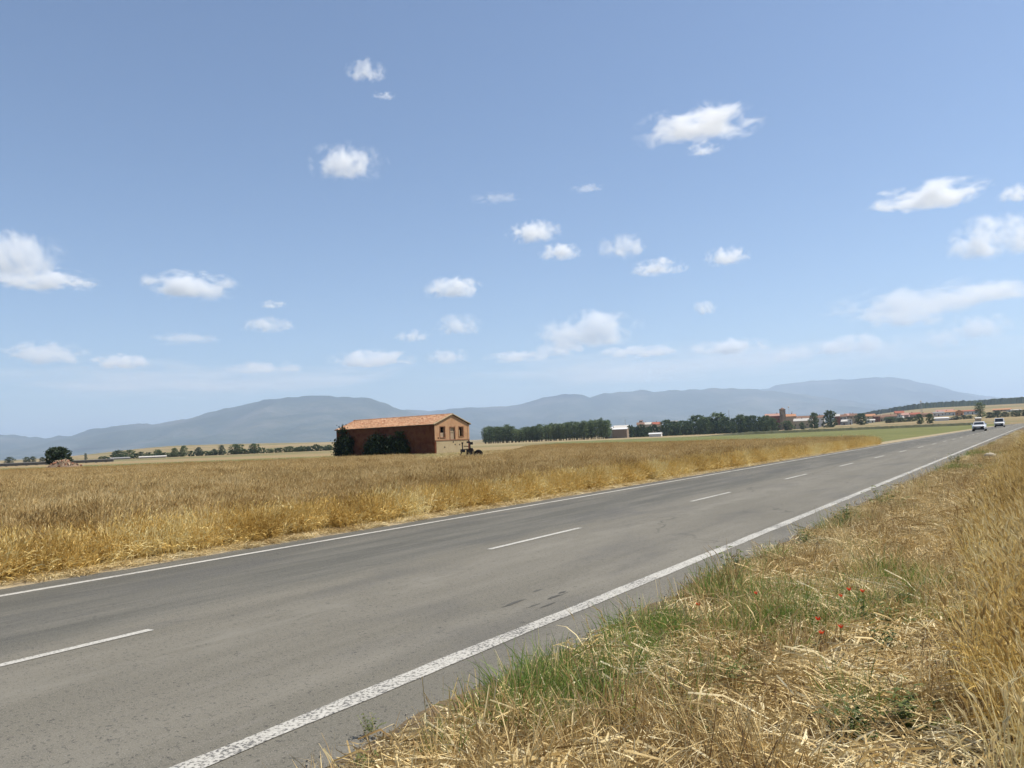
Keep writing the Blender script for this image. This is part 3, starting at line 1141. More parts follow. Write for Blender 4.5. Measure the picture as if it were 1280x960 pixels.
# ------------------------------------------------------------------ trees
def tree_meshes(kind, seed):
    """(trunk mesh, crown mesh) about 10 m tall, standing on the origin"""
    r = random.Random(seed)
    tr, cr = MB(), RB(seed + 500)
    if kind == 'poplar':
        H, W, z0, mat, ncl, per, q = 13.0, 2.1, 1.6, M['leaf_poplar'], 60, 30, 0.55
    elif kind == 'round':
        H, W, z0, mat, ncl, per, q = 10.0, 4.2, 0.25, M['leaf_round'], 110, 34, 0.66
    elif kind == 'grey':
        H, W, z0, mat, ncl, per, q = 9.0, 3.2, 0.5, M['leaf_grey'], 80, 30, 0.62
    elif kind == 'pine':
        H, W, z0, mat, ncl, per, q = 4.0, 2.45, 0.9, M['leaf_pine'], 150, 70, 0.30
    else:
        H, W, z0, mat, ncl, per, q = 3.0, 2.2, 0.0, M['leaf_round'], 50, 30, 0.55
    top = H * r.uniform(0.93, 1.05)
    bend = (r.uniform(-.3, .3), r.uniform(-.3, .3))
    p0 = Vector((0, 0, -0.4))
    for k in range(5):
        f1 = (k + 1) / 5
        p1 = Vector((bend[0] * f1 * f1, bend[1] * f1 * f1, top * 0.86 * f1))
        tr.tube(p0, p1, H * 0.022 * (1.05 - k / 5), H * 0.022 * (1.05 - f1) + 0.01, 7, cap=False)
        p0 = p1
    centres = []
    lobes = [(r.uniform(0, 6.28), r.uniform(0.15, 0.95), r.uniform(0.72, 1.28)) for _ in range(9)]
    for k in range(ncl):
        f = (k + r.random()) / ncl
        z = z0 + (top - z0) * f
        if kind == 'poplar':
            prof = (0.35 + 0.9 * math.sin(math.pi * min(1, f * 0.86 + 0.08))) * 0.82
        elif kind == 'pine':
            prof = (max(0, 1 - (f - 0.30) ** 2 / 0.52)) ** 0.5 if f > 0.3 else 0.72 + 0.9 * f
        else:
            prof = (max(0.0, 1 - ((f - 0.42) / 0.60) ** 2)) ** 0.5
        a = k * 2.39996 + r.uniform(-.5, .5)
        rad = W * prof * (r.uniform(0.55, 1.08) if r.random() < 0.75 else r.uniform(0.1, 0.55))
        if kind in ('round', 'grey', 'shrub', 'pine'):
            # uneven outline: each limb's lobe pushes its part of the crown out or leaves it in
            la, lf, lm = min(lobes, key=lambda q_: abs(math.atan2(math.sin(a - q_[0]), math.cos(a - q_[0]))) + 2.2 * abs(f - q_[1]))
            rad *= lm if kind != 'pine' else 0.5 + 0.5 * lm
        c = Vector((rad * math.cos(a), rad * math.sin(a), z + r.uniform(-.3, .3) * H / 10))
        centres.append(c)
        if k % 4 == 0:
            b = Vector((bend[0] * f * f, bend[1] * f * f, max(0.3, min(z - abs(rad) * 0.55, top * 0.8))))
            tr.tube(b, b.lerp(c, 0.85), H * 0.007, H * 0.002, 5, cap=False)
    for c in centres:
        cs = (0.5 if kind in ('pine', 'shrub') else 0.95) * H / 10 * (2.0 if kind == 'pine' else 1.9 if kind == 'shrub' else 1.0) * r.uniform(0.7, 1.25)
        for k in range(per):
            d = Vector((r.gauss(0, 1), r.gauss(0, 1), r.gauss(0, 0.75))) * cs * 0.42
            p = c + d
            if p.z < z0 * 0.5:
                continue
            s = q * r.uniform(0.5, 1.2)
            u = Vector((r.gauss(0, 1), r.gauss(0, 1), r.gauss(0, 0.7))).normalized()
            w = u.cross(Vector((r.gauss(0, 1), r.gauss(0, 1), r.gauss(0, 1)))).normalized()
            cr.quad(p - u * s * .5, p + w * s * .34, p + u * s * .5, p - w * s * .34)
    return tr.mesh("trunk", M['bark']), cr.mesh("crown", [mat])


TREES = {}
for kind, nv in (('poplar', 4), ('round', 5), ('grey', 3), ('pine', 1), ('shrub', 3)):
    TREES[kind] = [tree_meshes(kind, 100 + 17 * i + len(kind)) for i in range(nv)]
BASE_H = {'poplar': 13.0, 'round': 10.0, 'grey': 9.0, 'pine': 4.0, 'shrub': 3.0}
BASE_W = {'poplar': 4.4, 'round': 8.6, 'grey': 6.6, 'pine': 5.0, 'shrub': 4.4}


def plant_tree(kind, col, dist, top_y, width_px, label, group=None, name="tree", cat="tree", hmul=1.0):
    p = at(col, dist)
    gz = ground_z(p)
    hor = 550.5 - math.tan(ROLL) * (col - 640)
    ztop = EYE + (hor - top_y) * dist / FPX
    h = max(1.2, ztop - gz) * hmul
    w = width_px * dist / FPX
    e = empty(name, (p.x, p.y, gz), random.uniform(0, 6.28))
    e.scale = (w / BASE_W[kind], w / BASE_W[kind], h / BASE_H[kind])
    t, c = random.choice(TREES[kind])
    mesh_obj("trunk", t, e)
    mesh_obj("crown", c, e)
    return tag(e, label, cat, group)


# plantation of poplars beyond the wheat
for row, dist in enumerate((560, 571, 582)):
    for i in range(24):
        col = 606 + i * 6.6 + row * 2.1 + random.uniform(-1.2, 1.2)
        ty = float(np.interp(col, [600, 612, 640, 650, 658, 680, 720, 745, 768], [539, 533, 532, 538, 533, 530.5, 528, 524.5, 524])) + random.uniform(-1.2, 2.6)
        plant_tree('poplar', col, dist + random.uniform(-3, 3), ty, random.uniform(8, 11), "tall poplar packed in the dark plantation just right of the brick barn",
                   "poplars of the plantation beyond the wheat", "poplar_tree")

# belt of village trees
for col, ty, w, d in ((792, 534, 11, 640), (799, 533, 12, 640), (808, 534, 11, 650), (833, 525, 11, 650), (844, 528, 12, 640), (853, 526, 13, 650), (861, 527, 11, 640),
                      (872, 519, 15, 650), (880, 523, 11, 640), (889, 523, 12, 650), (899, 515, 17, 650), (908, 521, 12, 640), (917, 524, 11, 650),
                      (925, 519, 13, 640), (934, 520, 12, 650), (943, 518, 14, 640), (952, 520, 12, 650), (960, 518, 12, 650), (966, 523, 10, 640)):
    plant_tree('round', col + random.uniform(-1.5, 1.5), d, ty + random.uniform(-1.5, 1.5), w * random.uniform(1.15, 1.75), "dark leafy tree in the belt between the pale sheds and the church", "trees in the belt left of the church", "leafy_tree")
for k in range(26):
    plant_tree('shrub', 790 + k * 7.1 + random.uniform(-2, 2), 628 + random.uniform(-4, 4), random.uniform(531, 535) - k * 0.27, random.uniform(8, 15),
               "low bush filling the foot of the belt between the pale sheds and the church", "low bushes along the foot of the tree belt", "bush", "bush")
for col, ty, w, lab in ((985, 526, 14, "low bushy dark tree directly in front of the church tower"),
                        (1003, 528, 6, "slim dark tree against the long beige farm building"),
                        (1018.5, 516, 11, "upright dark tree at the end of the long beige farm building"),
                        (1038, 513, 15, "large rounded dark tree in the gap between the beige farm building and the houses"),
                        (1077, 516, 14, "dense dark rounded tree standing in front of the grey and white houses"),
                        (1113, 521, 15, "broad dark tree beside the dark red brick house"),
                        (1126, 522, 11, "dark tree below the white gable of the pink-roofed house"),
                        (1138, 521, 14, "wide dark tree below the pink village roofs")):
    plant_tree('round', col, 640, ty, w * 1.12, lab, None, "leafy_tree")
plant_tree('round', 1150, 520, 518, 9, "left of two dark trees with bare forked stems at the edge of the green crop", None, "leafy_tree")
plant_tree('round', 1163, 520, 517, 9, "dark tree with bare forked stem beside the long white shed", None, "leafy_tree")
plant_tree('poplar', 1226, 560, 502, 12, "tall broad poplar towering over the village houses by the road", None, "poplar_tree")
for i, (col, ty, w) in enumerate(((1196, 520, 10), (1205, 519, 10), (1213, 519, 9), (1238, 515, 12), (1247, 514, 13), (1257, 515, 12), (1270, 513, 13), (1280, 512, 13), (1290, 512, 14))):
    plant_tree('grey', col, 600 + 7 * (i % 3), ty, w, "bushy grey-green tree in the hedge beside the tall broad poplar", "hedge trees beside the road end", "hedge_tree")
# scattered trees to the left of the barn
for col, ty, w, lab in ((11, 571, 11, "small blue-green tree, last in the thin row beyond the concrete channel"), (33, 571, 9, "small blue-green tree in the thin row beyond the concrete channel"),
                        (41, 571, 9, "small blue-green tree in the thin row beyond the concrete channel"), (53, 571, 7, "small blue-green tree in the thin row beyond the concrete channel")):
    plant_tree('grey', col, 560, ty, w, lab, "small trees beyond the channel", "small_tree")
plant_tree('grey', 107, 600, 567, 4, "slim lone cypress-like tree on the tan slope right of the round pine", None, "slim_tree")
for col, ty, w, k in ((147, 563, 18, 'round'), (162, 563, 14, 'round'), (176, 565, 10, 'grey'), (186, 565, 9, 'grey'), (198, 562, 12, 'round')):
    plant_tree(k, col, 620, ty, w, "tree in the close clump above the low pale shed roofs", "clump of trees above the white roofs", "leafy_tree")
for col, ty, w, k, lab in ((218, 560, 9, 'round', "left of two square-topped trees standing apart left of the barn"), (229, 558, 9, 'round', "taller of two square-topped trees standing apart left of the barn"),
                           (248, 559, 10, 'grey', "ragged tree with a bare spike on top left of the barn"), (268, 561, 9, 'grey', "small tree at the start of the scrubby row left of the barn"),
                           (277, 557, 9, 'grey', "loose light tree leaning out of the scrubby row left of the barn"), (296, 555, 17, 'round', "broad rounded tree, largest of the scrubby row left of the barn"),
                           (318, 554.5, 13, 'round', "rounded tree at the end of the scrubby row left of the barn"),
                           (358, 559, 8, 'shrub', "small dark bush at the start of the low row beside the barn"), (372, 559, 11, 'shrub', "pale loose bush in the low row beside the barn"),
                           (384, 558, 9, 'shrub', "middle dark bush in the low row beside the barn"), (395, 555.5, 10, 'shrub', "tallest dark bush in the low row beside the barn"),
                           (409, 558, 14, 'shrub', "long low bush touching the left end of the barn")):
    plant_tree(k, col, 520, ty, w, lab, None, "leafy_tree" if k != 'shrub' else "bush", "tree" if k != 'shrub' else "bush")
for col, w in [(132 + k * 10.4 + random.uniform(-4, 4), random.uniform(9, 19)) for k in range(28)]:
    plant_tree('shrub', col, 525, 562.3 - (col - 284) * 0.042 + random.uniform(-1.2, 1.6), w, "low scrub bush between the scattered trees left of the barn", "scrub left of the barn", "bush", "bush")
for col, ty, w in ((440, 561, 8), (590, 547, 6)):
    pass
plant_tree('pine', 72.5, 150, 560.5, 31, "dark round-crowned pine standing behind the rubble heap", None, "pine_tree")

# ------------------------------------------------------------------ brick barn
def brick_material(name, a, b, mortar, scale=1.0, msize=0.02, soot=0.35):
    m = NT(name)
    co = m.coords("UV")
    br = m.n("ShaderNodeTexBrick", ins={"Scale": 1.0 / scale, "Mortar Size": msize, "Brick Width": 0.26, "Row Height": 0.075, "Bias": -0.2})
    br.inputs["Color1"].default_value = a + (1,)
    br.inputs["Color2"].default_value = b + (1,)
    br.inputs["Mortar"].default_value = mortar + (1,)
    m.l(co, br.inputs["Vector"])
    f = m.noise(m.coords("Object"), 0.9, 6, 0.65)
    c = m.mix(m.ramp(f, [(0.36, soot), (0.56, 0.0)]), br.outputs[0], tuple(x * 0.55 for x in a))
    g = m.noise(m.coords("Object"), 2.1, 4, 0.6)
    c = m.mix(m.ramp(g, [(0.56, 0.0), (0.7, 0.5)]), c, mortar)
    m.bump(br.outputs["Fac"], -0.4, 0.01)
    return m.done(c, 0.9, 0.15)


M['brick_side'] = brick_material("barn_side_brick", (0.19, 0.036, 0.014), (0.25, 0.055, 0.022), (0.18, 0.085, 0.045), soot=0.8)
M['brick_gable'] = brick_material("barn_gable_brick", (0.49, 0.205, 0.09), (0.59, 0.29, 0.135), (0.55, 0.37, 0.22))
M['brick_trim'] = brick_material("barn_trim_brick", (0.24, 0.075, 0.035), (0.32, 0.11, 0.05), (0.32, 0.19, 0.11))
M['plaster'] = soilmat("barn_plaster", (0.46, 0.345, 0.20), (0.55, 0.425, 0.26), (0.60, 0.475, 0.30), 0.8, 0.3)
def tile_material():
    m = NT("clay_tile")
    co = m.coords("Object")
    a = m.noise(co, 2.4, 4, 0.75)
    b = m.noise(co, 0.6, 5, 0.6)
    c = m.ramp(a, [(0.36, (0.30, 0.10, 0.05)), (0.46, (0.56, 0.28, 0.15)), (0.56, (0.66, 0.40, 0.24)), (0.70, (0.76, 0.58, 0.42))])
    c = m.mix(m.ramp(b, [(0.45, 0.0), (0.68, 0.45)]), c, (0.68, 0.44, 0.27))
    return m.done(c, 0.88, 0.2)


M['tile'] = tile_material()
M['timber'] = plain("old_timber", (0.13, 0.085, 0.055), 0.85, 0.2, var=0.3)
M['board'] = plain("grey_board", (0.42, 0.31, 0.21), 0.85, 0.2, var=0.2)
M['hole_shade'] = plain("painted_hole_shade", (0.03, 0.022, 0.018), 0.9, 0.1)  # near-black colour stands in for the shade inside the putlog holes


def uv_planar(me):
    """box-project metres into UV by face normal"""
    uv = me.uv_layers.new(name="wall_uv")
    for poly in me.polygons:
        nx, ny, nz = map(abs, poly.normal)
        for li in poly.loop_indices:
            p = me.vertices[me.loops[li].vertex_index].co
            if nx >= ny and nx >= nz:
                uv.data[li].uv = (p.y, p.z)
            elif ny >= nz:
                uv.data[li].uv = (p.x, p.z)
            else:
                uv.data[li].uv = (p.x, p.y)


def build_barn():
    A = R(34)
    Zc = 118.0
    c = at(543.5, Zc, -0.06)
    # local +X runs along the side wall away to the left, local +Y along the gable away to the right
    xd = Vector((-math.cos(A), math.sin(A), 0))
    yd = Vector((math.sin(A), math.cos(A), 0))
    b0 = bearing(421)
    L = (b0 * c.y - c.x) / (xd.x - b0 * xd.y)
    b1 = bearing(586.8)
    W = (b1 * c.y - c.x) / (yd.x - b1 * yd.y)
    root = empty("brick_barn", c)
    root.matrix_world = Matrix.Translation(c) @ Matrix(((xd.x, yd.x, 0, 0), (xd.y, yd.y, 0, 0), (0, 0, 1, 0), (0, 0, 0, 1)))
    # that frame is left-handed: mirror it into a proper rotation about the gable's middle
    rz = math.atan2(xd.y, xd.x)
    root.matrix_world = Matrix.Translation(c) @ Matrix.Rotation(rz, 4, 'Z')
    # in the rotated frame the gable runs along -Y
    tag(root, "derelict brick barn with clay tile roof and ivy on its shaded side", "barn")
    EH, PH, T = 4.55, 6.05, 0.38

    def put(mb, name, mat, parent=root, uv=True):
        me = mb.mesh(name, mat)
        if uv:
            uv_planar(me)
        return mesh_obj(name, me, parent)
    # near side wall and far side wall
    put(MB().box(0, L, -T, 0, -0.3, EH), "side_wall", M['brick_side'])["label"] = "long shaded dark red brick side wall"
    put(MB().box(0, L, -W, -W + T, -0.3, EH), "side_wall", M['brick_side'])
    # rear gable
    for x0, name in ((L - T, "gable_wall"),):
        mb = MB()
        pr = [(-W + T, -0.3), (-T, -0.3), (-T, EH), (-W / 2, PH), (-W + T, EH)]
        mb.add([(L - T, y, z) for y, z in pr] + [(L - 0.003, y, z) for y, z in pr], [(0, 1, 2, 3, 4), (9, 8, 7, 6, 5)] + [(i, (i + 5), (i + 1) % 5 + 5, (i + 1) % 5) for i in range(5)])
        put(mb, name, M['brick_gable'])
    # front gable: plastered base, brick upper storey made of panels round three openings
    g = empty("gable_front", (0, 0, 0))
    g.parent = root
    BASE = 2.0

    def wall(y0, y1, z0, z1, mat, name, x0=0.0, x1=T, parent=g):
        return put(MB().box(x0, x1, -y1, -y0, z0, z1), name, mat, parent)

    def slope(y):
        return EH + (PH - EH) * (1 - abs(y - W / 2) / (W / 2))
    wall(T, W - T, -0.3, BASE, M['plaster'], "plaster_base", -0.004)
    f = W / 43.3                   # metres of gable per photo pixel
    ops = [(4.4 * f, 8.0 * f, 2.55, 4.15), (12.3 * f, 16.0 * f, BASE + 0.16, 4.05), (19.5 * f, 22.9 * f, 2.65, 4.1)]
    ops = [(a * W / (28 * f), b * W / (28 * f), z0, z1) for a, b, z0, z1 in ops]
    wall(0.006, W - 0.006, BASE, BASE + 0.16, M['brick_trim'], "string_course", -0.06)
    edges = [T] + [e for o in ops for e in o[:2]] + [W - T]
    for i in range(0, len(edges), 2):
        y0, y1 = edges[i], edges[i + 1]
        mb = MB()
        pts = [(y0, BASE + 0.16), (y1, BASE + 0.16), (y1, slope(y1))]
        if y0 < W / 2 < y1:
            pts.append((W / 2, PH))
        pts.append((y0, slope(y0)))
        n = len(pts)
        mb.add([(0, -y, z) for y, z in pts] + [(T, -y, z) for y, z in pts],
               [tuple(range(n)), tuple(range(2 * n - 1, n - 1, -1))] + [(k, k + n, (k + 1) % n + n, (k + 1) % n) for k in range(n)])
        put(mb, "brick_pier", M['brick_gable'], g)
    for k, (y0, y1, z0, z1) in enumerate(ops):
        if z0 > BASE + 0.2:
            wall(y0, y1, BASE + 0.16, z0, M['brick_gable'], "brick_apron")
        mb = MB()
        pts = [(y0, z1), (y1, z1), (y1, slope(y1))] + ([(W / 2, PH)] if y0 < W / 2 < y1 else []) + [(y0, slope(y0))]
        n = len(pts)
        mb.add([(0, -y, z) for y, z in pts] + [(T, -y, z) for y, z in pts],
               [tuple(range(n)), tuple(range(2 * n - 1, n - 1, -1))] + [(q, q + n, (q + 1) % n + n, (q + 1) % n) for q in range(n)])
        put(mb, "brick_head", M['brick_gable'], g)
        wall(y0 - 0.12, y1 + 0.12, z1, z1 + 0.16, M['brick_trim'], "lintel", -0.05, -0.003)
        wall(y0 - 0.14, y1 + 0.14, z0 - 0.13, z0 - 0.003, M['brick_trim'], "sill", -0.07, -0.003)
        wall(y0 - 0.16, y0 - 0.003, z0, z1, M['brick_trim'], "jamb", -0.04, -0.003)
        wall(y1 + 0.003, y1 + 0.16, z0, z1, M['brick_trim'], "jamb", -0.04, -0.003)
        if k == 0:
            wall(y0, y1, z0, z0 + (z1 - z0) * 0.45, M['board'], "boarding", 0.2, 0.24)
        elif k == 1:
            d = wall(y0 + 0.02, y1 - 0.02, z0, z1 - 0.75, M['board'], "door", 0.14, 0.19)
            wall(y0, y1, z1 - 0.75, z1 - 0.66, M['plaster'], "transom", 0.08, 0.2)
            wall(y0 + 0.03, y1 - 0.03, z1 - 0.66, z1, M['board'], "hatch", 0.2, 0.24)
        else:
            wall(y0 + 0.05, y0 + 0.38, z0, z0 + 1.0, M['plaster'], "leaning_board", 0.16, 0.2)
    # brick quoins on the corner, putlog holes as raised blocks, their shade painted near-black
    for y0, y1 in ((-0.003, 0.42), (W - 0.42, W + 0.003)):
        put(MB().box(-0.05, -0.003, -y1, -y0, BASE + 0.17, EH - 0.03), "corner_pilaster", M['brick_gable'], g)
    for y, z in ((W * 0.10, 2.45), (W * 0.52, 1.75), (W * 0.57, 1.35), (W * 0.70, 1.3), (W * 0.27, 1.0)):
        put(MB().box(-0.012, 0.02, -y - 0.13, -y + 0.13, z - 0.1, z + 0.1), "hole_shade_block", M['hole_shade'], g)
    # floor inside keeps the openings dark
    put(MB().box(T + 0.01, L - T - 0.01, -W + T + 0.01, -T - 0.01, BASE + 0.02, BASE + 0.16), "loft_floor", M['timber'])
    # roof: boards plus rows of curved clay tiles
    roof = empty("roof")
    roof.parent = root
    OV, OE = 0.22, 0.30
    half = W / 2 + OE
    sl = math.atan2(PH - EH, W / 2)
    drop = OE * math.tan(sl)
    for s in (0, 1):
        yy0 = OE if s == 0 else -W - OE
        mb = MB()
        zl, zr = EH - drop + 0.02, PH + 0.02
        a = [(-OV, yy0, zl), (L + OV, yy0, zl), (L + OV, -W / 2, zr), (-OV, -W / 2, zr)]
        mb.add(a + [(x, y, z + 0.06) for x, y, z in a], [(0, 1, 2, 3), (7, 6, 5, 4), (0, 4, 5, 1), (1, 5, 6, 2), (2, 6, 7, 3), (3, 7, 4, 0)])
        put(mb, "roof_boards", M['timber'], roof)
        tb = MB()
        rows = 14
        pitch = 0.24
        ncol = int((L + 2 * OV) / pitch)
        r = random.Random(5 + s)
        sgn = -1 if s == 0 else 1
        for cidx in range(ncol):
            x = -OV + (cidx + 0.5) * pitch
            wavez = 0.05 * math.sin(x * 0.55) + 0.03 * math.sin(x * 1.7 + 1)
            for k in range(rows):
                if r.random() < 0.02:
                    continue
                f0, f1 = k / rows, (k + 1.12) / rows
                f1 = min(f1, 1.0)
                jz = r.uniform(0, 0.03) + wavez * math.sin(math.pi * f0)
                jx = r.uniform(-.015, .015)
                row0, row1 = [], []
                for q in range(5):
                    an = math.pi * q / 4
                    dx, dz = -0.115 * math.cos(an), 0.075 * math.sin(an)
                    for ff, row, lift in ((f0, row0, 0.035), (f1, row1, 0.0)):
                        y = yy0 + sgn * half * ff
                        z = zl + 0.065 + (zr - zl) * ff + dz + lift + jz
                        row.append((x + dx + jx, y, z))
                tb.grid([row0, row1])
        o = put(tb, "roof_tiles", M['tile'], roof, False)
        o["kind"] = "stuff"
    rb = MB()
    for k in range(int((L + 0.4) / 0.42)):
        x = -OV + k * 0.42
        rows = []
        for xx, e in ((x, 0.0), (x + 0.45, 0.02)):
            rows.append([(xx, -W / 2 + 0.16 * math.cos(math.pi * q / 5), PH + 0.10 + 0.14 * math.sin(math.pi * q / 5) + e) for q in range(6)])
        rb.grid(rows)
    put(rb, "ridge_tiles", M['tile'], roof, False)
    # pale mortared verge along the front gable
    for s in (0, 1):
        yy0 = OE if s == 0 else -W - OE
        mb = MB()
        a = [(-OV - 0.03, yy0, EH - drop + 0.09), (-OV + 0.22, yy0, EH - drop + 0.09), (-OV + 0.22, -W / 2, PH + 0.09), (-OV - 0.03, -W / 2, PH + 0.09)]
        mb.add(a + [(x, y, z + 0.12) for x, y, z in a], [(0, 1, 2, 3), (7, 6, 5, 4), (0, 4, 5, 1), (1, 5, 6, 2), (2, 6, 7, 3), (3, 7, 4, 0)])
        put(mb, "verge_mortar", M['plaster'], roof)
    # ivy mats climbing the shaded wall
    Mw = root.matrix_world.copy()

    def ivy(cols, label, seed, hmax, n=1500, thick=0.9, foot=1.0):
        x0, x1 = cols
        r = random.Random(seed)
        rbm = RB(seed)
        st = MB()
        for k in range(5):
            xx = r.uniform(x0, x1)
            st.tube((xx, 0.25, -0.2), (xx + r.uniform(-.4, .4), 0.16, hmax * 0.7), 0.05, 0.02, 6)
        cl = []
        for k in range(44):
            f = r.random()
            x = x0 + (x1 - x0) * f
            z = hmax * (1 - abs(2 * f - 1) ** 6) * min(1.05, 0.55 + 1.3 * abs(mnoise.noise(Vector((x * 1.1, seed * 1.7, 0))))) * r.random() ** 0.8
            cl.append((x, 0.3 + thick * r.random() * (1 - z / (hmax + 0.5)), z))
        for k in range(n):
            cx_, cy_, cz_ = r.choice(cl)
            p = Vector((cx_ + r.gauss(0, 0.42), max(0.06, cy_ + r.gauss(0, 0.25)), max(0.02, cz_ + r.gauss(0, 0.4))))
            s = r.uniform(0.16, 0.36)
            u = Vector((r.gauss(0, 1), r.gauss(0, 1), r.gauss(0, 1))).normalized()
            w = u.cross(Vector((r.gauss(0, 1), r.gauss(0, 1), r.gauss(0, 1)))).normalized()
            rbm.quad(p - u * s * .5, p + w * s * .4, p + u * s * .5, p - w * s * .4)
        e = empty("ivy_bush")
        e.matrix_world = Mw
        mesh_obj("foliage", rbm.mesh("foliage", [M['leaf_ivy']]), e)
        st.build("stem", M['bark'], e)
        tag(e, label, "ivy")
    ivy((L * 0.82, L * 0.96), "dark ivy mass covering the far end of the barn's shaded side wall", 31, 4.3, 5200, 1.5)
    ivy((L * 0.52, L * 0.64), "upright ivy patch with sunlit leaves at the middle of the barn side wall", 32, 4.2, 3200, 1.0)
    ivy((L * 0.24, L * 0.56), "low spreading ivy bush at the foot of the barn side wall near the gable", 33, 3.4, 5200, 1.3)


build_barn()


# ------------------------------------------------------------------ rubble heap under the pine
def build_rubble():
    p = at(80, 142)
    root = empty("rubble_heap", (p.x, p.y, -0.06))
    tag(root, "low heap of broken bricks and stones in front of the round pine", "rubble")
    mats = [plain("broken_brick", (0.44, 0.20, 0.12), 0.9, 0.1), plain("pale_rubble", (0.46, 0.33, 0.22), 0.9, 0.1), plain("grey_rubble", (0.27, 0.19, 0.13), 0.9, 0.1)]
    r = random.Random(3)
    hm = MB()
    rows = []
    for i in range(9):
        row = []
        for k in range(17):
            u, v = k / 16 * 2 - 1, i / 8 * 2 - 1
            h = max(0, (1 - u * u) * (1 - v * v)) * 1.0 * (1.0 + 0.35 * (u < 0.2)) - 0.1
            row.append((u * 3.4, v * 1.8, h + r.uniform(-.1, .1) * (h > 0)))
        rows.append(row)
    hm.grid(rows).build("mound", mats[2], root)
    shapes = []
    for s in range(5):
        mb = MB()
        mb.box(-.5, .5, -.5, .5, -.5, .5)
        mb.v = [tuple(c * r.uniform(0.7, 1.2) for c in q) for q in mb.v]
        shapes.append([mb.mesh("chunk", m) for m in mats])
    for k in range(150):
        u, v = r.gauss(-0.1, 0.42), r.gauss(0, 0.4)
        if abs(u) > 1.1 or abs(v) > 1.0:
            continue
        h = max(0, (1 - u * u) * (1 - v * v)) * (1.0 + 0.35 * (u < 0.2))
        o = mesh_obj("brick_chunk", r.choice(r.choice(shapes)), root)
        o.location = (u * 3.4, v * 1.8, h - 0.05 + r.uniform(0, .12))
        o.rotation_euler = (r.uniform(0, 6), r.uniform(0, 6), r.uniform(0, 6))
        o.scale = (r.uniform(.25, .6), r.uniform(.15, .4), r.uniform(.12, .3))


build_rubble()


# ------------------------------------------------------------------ old machine in front of the barn
def build_machine():
    iron = plain("blackened_iron", (0.018, 0.017, 0.016), 0.6, 0.4, var=0.4)
    rust = plain("rusty_iron", (0.05, 0.028, 0.018), 0.8, 0.2, var=0.4)
    rub = plain("cracked_rubber", (0.014, 0.014, 0.014), 0.85, 0.2)
    p = at(587, 76)
    root = empty("farm_machine", (p.x, p.y, -0.05), R(4))
    tag(root, "black iron farm engine on wheels with two upright posts, standing before the barn gable", "farm machine")
    MB().box(-0.42, 1.15, -0.28, 0.28, 0.24, 0.36).box(-0.9, -0.42, -0.05, 0.05, 0.26, 0.34).build("chassis", iron, root)
    e = MB().box(-0.36, 0.36, -0.3, 0.3, 0.36, 0.88).build("engine_block", iron, root)
    bm = MB()
    for k in range(5):
        bm.box(-0.30 + k * 0.13, -0.25 + k * 0.13, -0.33, 0.33, 0.42, 0.95)
    bm.build("cooling_fin", rust, e)
    MB().tube((0.2, 0, 0.88), (0.2, 0, 1.02), 0.13, 0.10, 12).build("air_filter", iron, e)
    MB().box(0.4, 0.62, -0.2, 0.2, 0.36, 0.7).build("gearbox", rust, root)
    MB().tube((-0.72, 0, 0.9), (-0.72, 0, 1.6), 0.055, 0.05, 8).box(-0.80, -0.62, -0.06, 0.06, 1.48, 1.62).build("post", iron, root)
    MB().tube((0.02, 0, 0.86), (0.02, 0, 1.45), 0.075, 0.06, 8).build("post", iron, root)
    MB().box(-0.30, 0.05, -0.12, 0.12, 1.52, 1.70).box(-0.02, 0.32, -0.12, 0.12, 1.36, 1.62).build("hopper", iron, root)
    MB().box(-0.93, -0.46, -0.18, 0.18, 0.64, 0.94).build("tool_box", iron, root)
    MB().tube((-0.6, 0, 1.24), (-0.1, 0, 1.20), 0.04).build("crossbar", rust, root)
    MB().tube((-0.5, 0, 0.92), (0.0, 0, 0.94), 0.04).build("crossbar", rust, root)
    MB().tube((-0.80, 0, 0.66), (-1.02, 0, 0.24), 0.045).build("stay", iron, root)
    MB().tube((-0.42, 0, 0.3), (-1.02, 0, 0.2), 0.035).build("drawbar", iron, root)

    def wheel(x, y, r, w):
        t = MB().lathe([(r * 0.62, -w), (r * 0.94, -w), (r, -w * 0.5), (r, w * 0.5), (r * 0.94, w), (r * 0.62, w)], (x, y, r), (0, 1, 0), 24).build("wheel", rub, root, True)
        d = MB().lathe([(0.02, -w * 0.5), (r * 0.62, -w * 0.3), (r * 0.62, w * 0.3), (0.02, w * 0.5)], (x, y, r), (0, 1, 0), 20).build("rim", rust, t)
    wheel(0.84, -0.42, 0.42, 0.09)
    wheel(0.84, 0.42, 0.42, 0.09)
    wheel(-0.05, -0.42, 0.26, 0.06)
    wheel(-0.05, 0.42, 0.26, 0.06)
    wheel(-1.04, 0, 0.15, 0.05)


build_machine()


# ------------------------------------------------------------------ cars
def car_materials():
    m = NT("white_car_paint")
    f = m.noise(m.coords("Object"), 1.5, 4)
    c = m.mix(f, (0.74, 0.74, 0.74), (0.80, 0.80, 0.79))
    m.bsdf.inputs["Coat Weight"].default_value = 0.6
    M['carwhite'] = m.done(c, 0.35, 0.5)
    m = NT("dark_car_glass")
    M['carglass'] = m.done((0.015, 0.018, 0.02), 0.06, 0.6)
    M['trim'] = plain("black_trim", (0.02, 0.02, 0.02), 0.6, 0.3)
    M['rubber'] = plain("tyre_rubber", (0.022, 0.022, 0.022), 0.85, 0.2)
    M['alloy'] = plain("wheel_alloy", (0.4, 0.4, 0.41), 0.35, 0.5, 0.8)
    M['lamp'] = plain("headlamp_lens", (0.55, 0.57, 0.6), 0.12, 0.6)
    M['plate'] = plain("number_plate", (0.7, 0.7, 0.68), 0.5, 0.3)
    M['taillamp'] = plain("tail_lamp", (0.3, 0.02, 0.02), 0.3, 0.5)


car_materials()


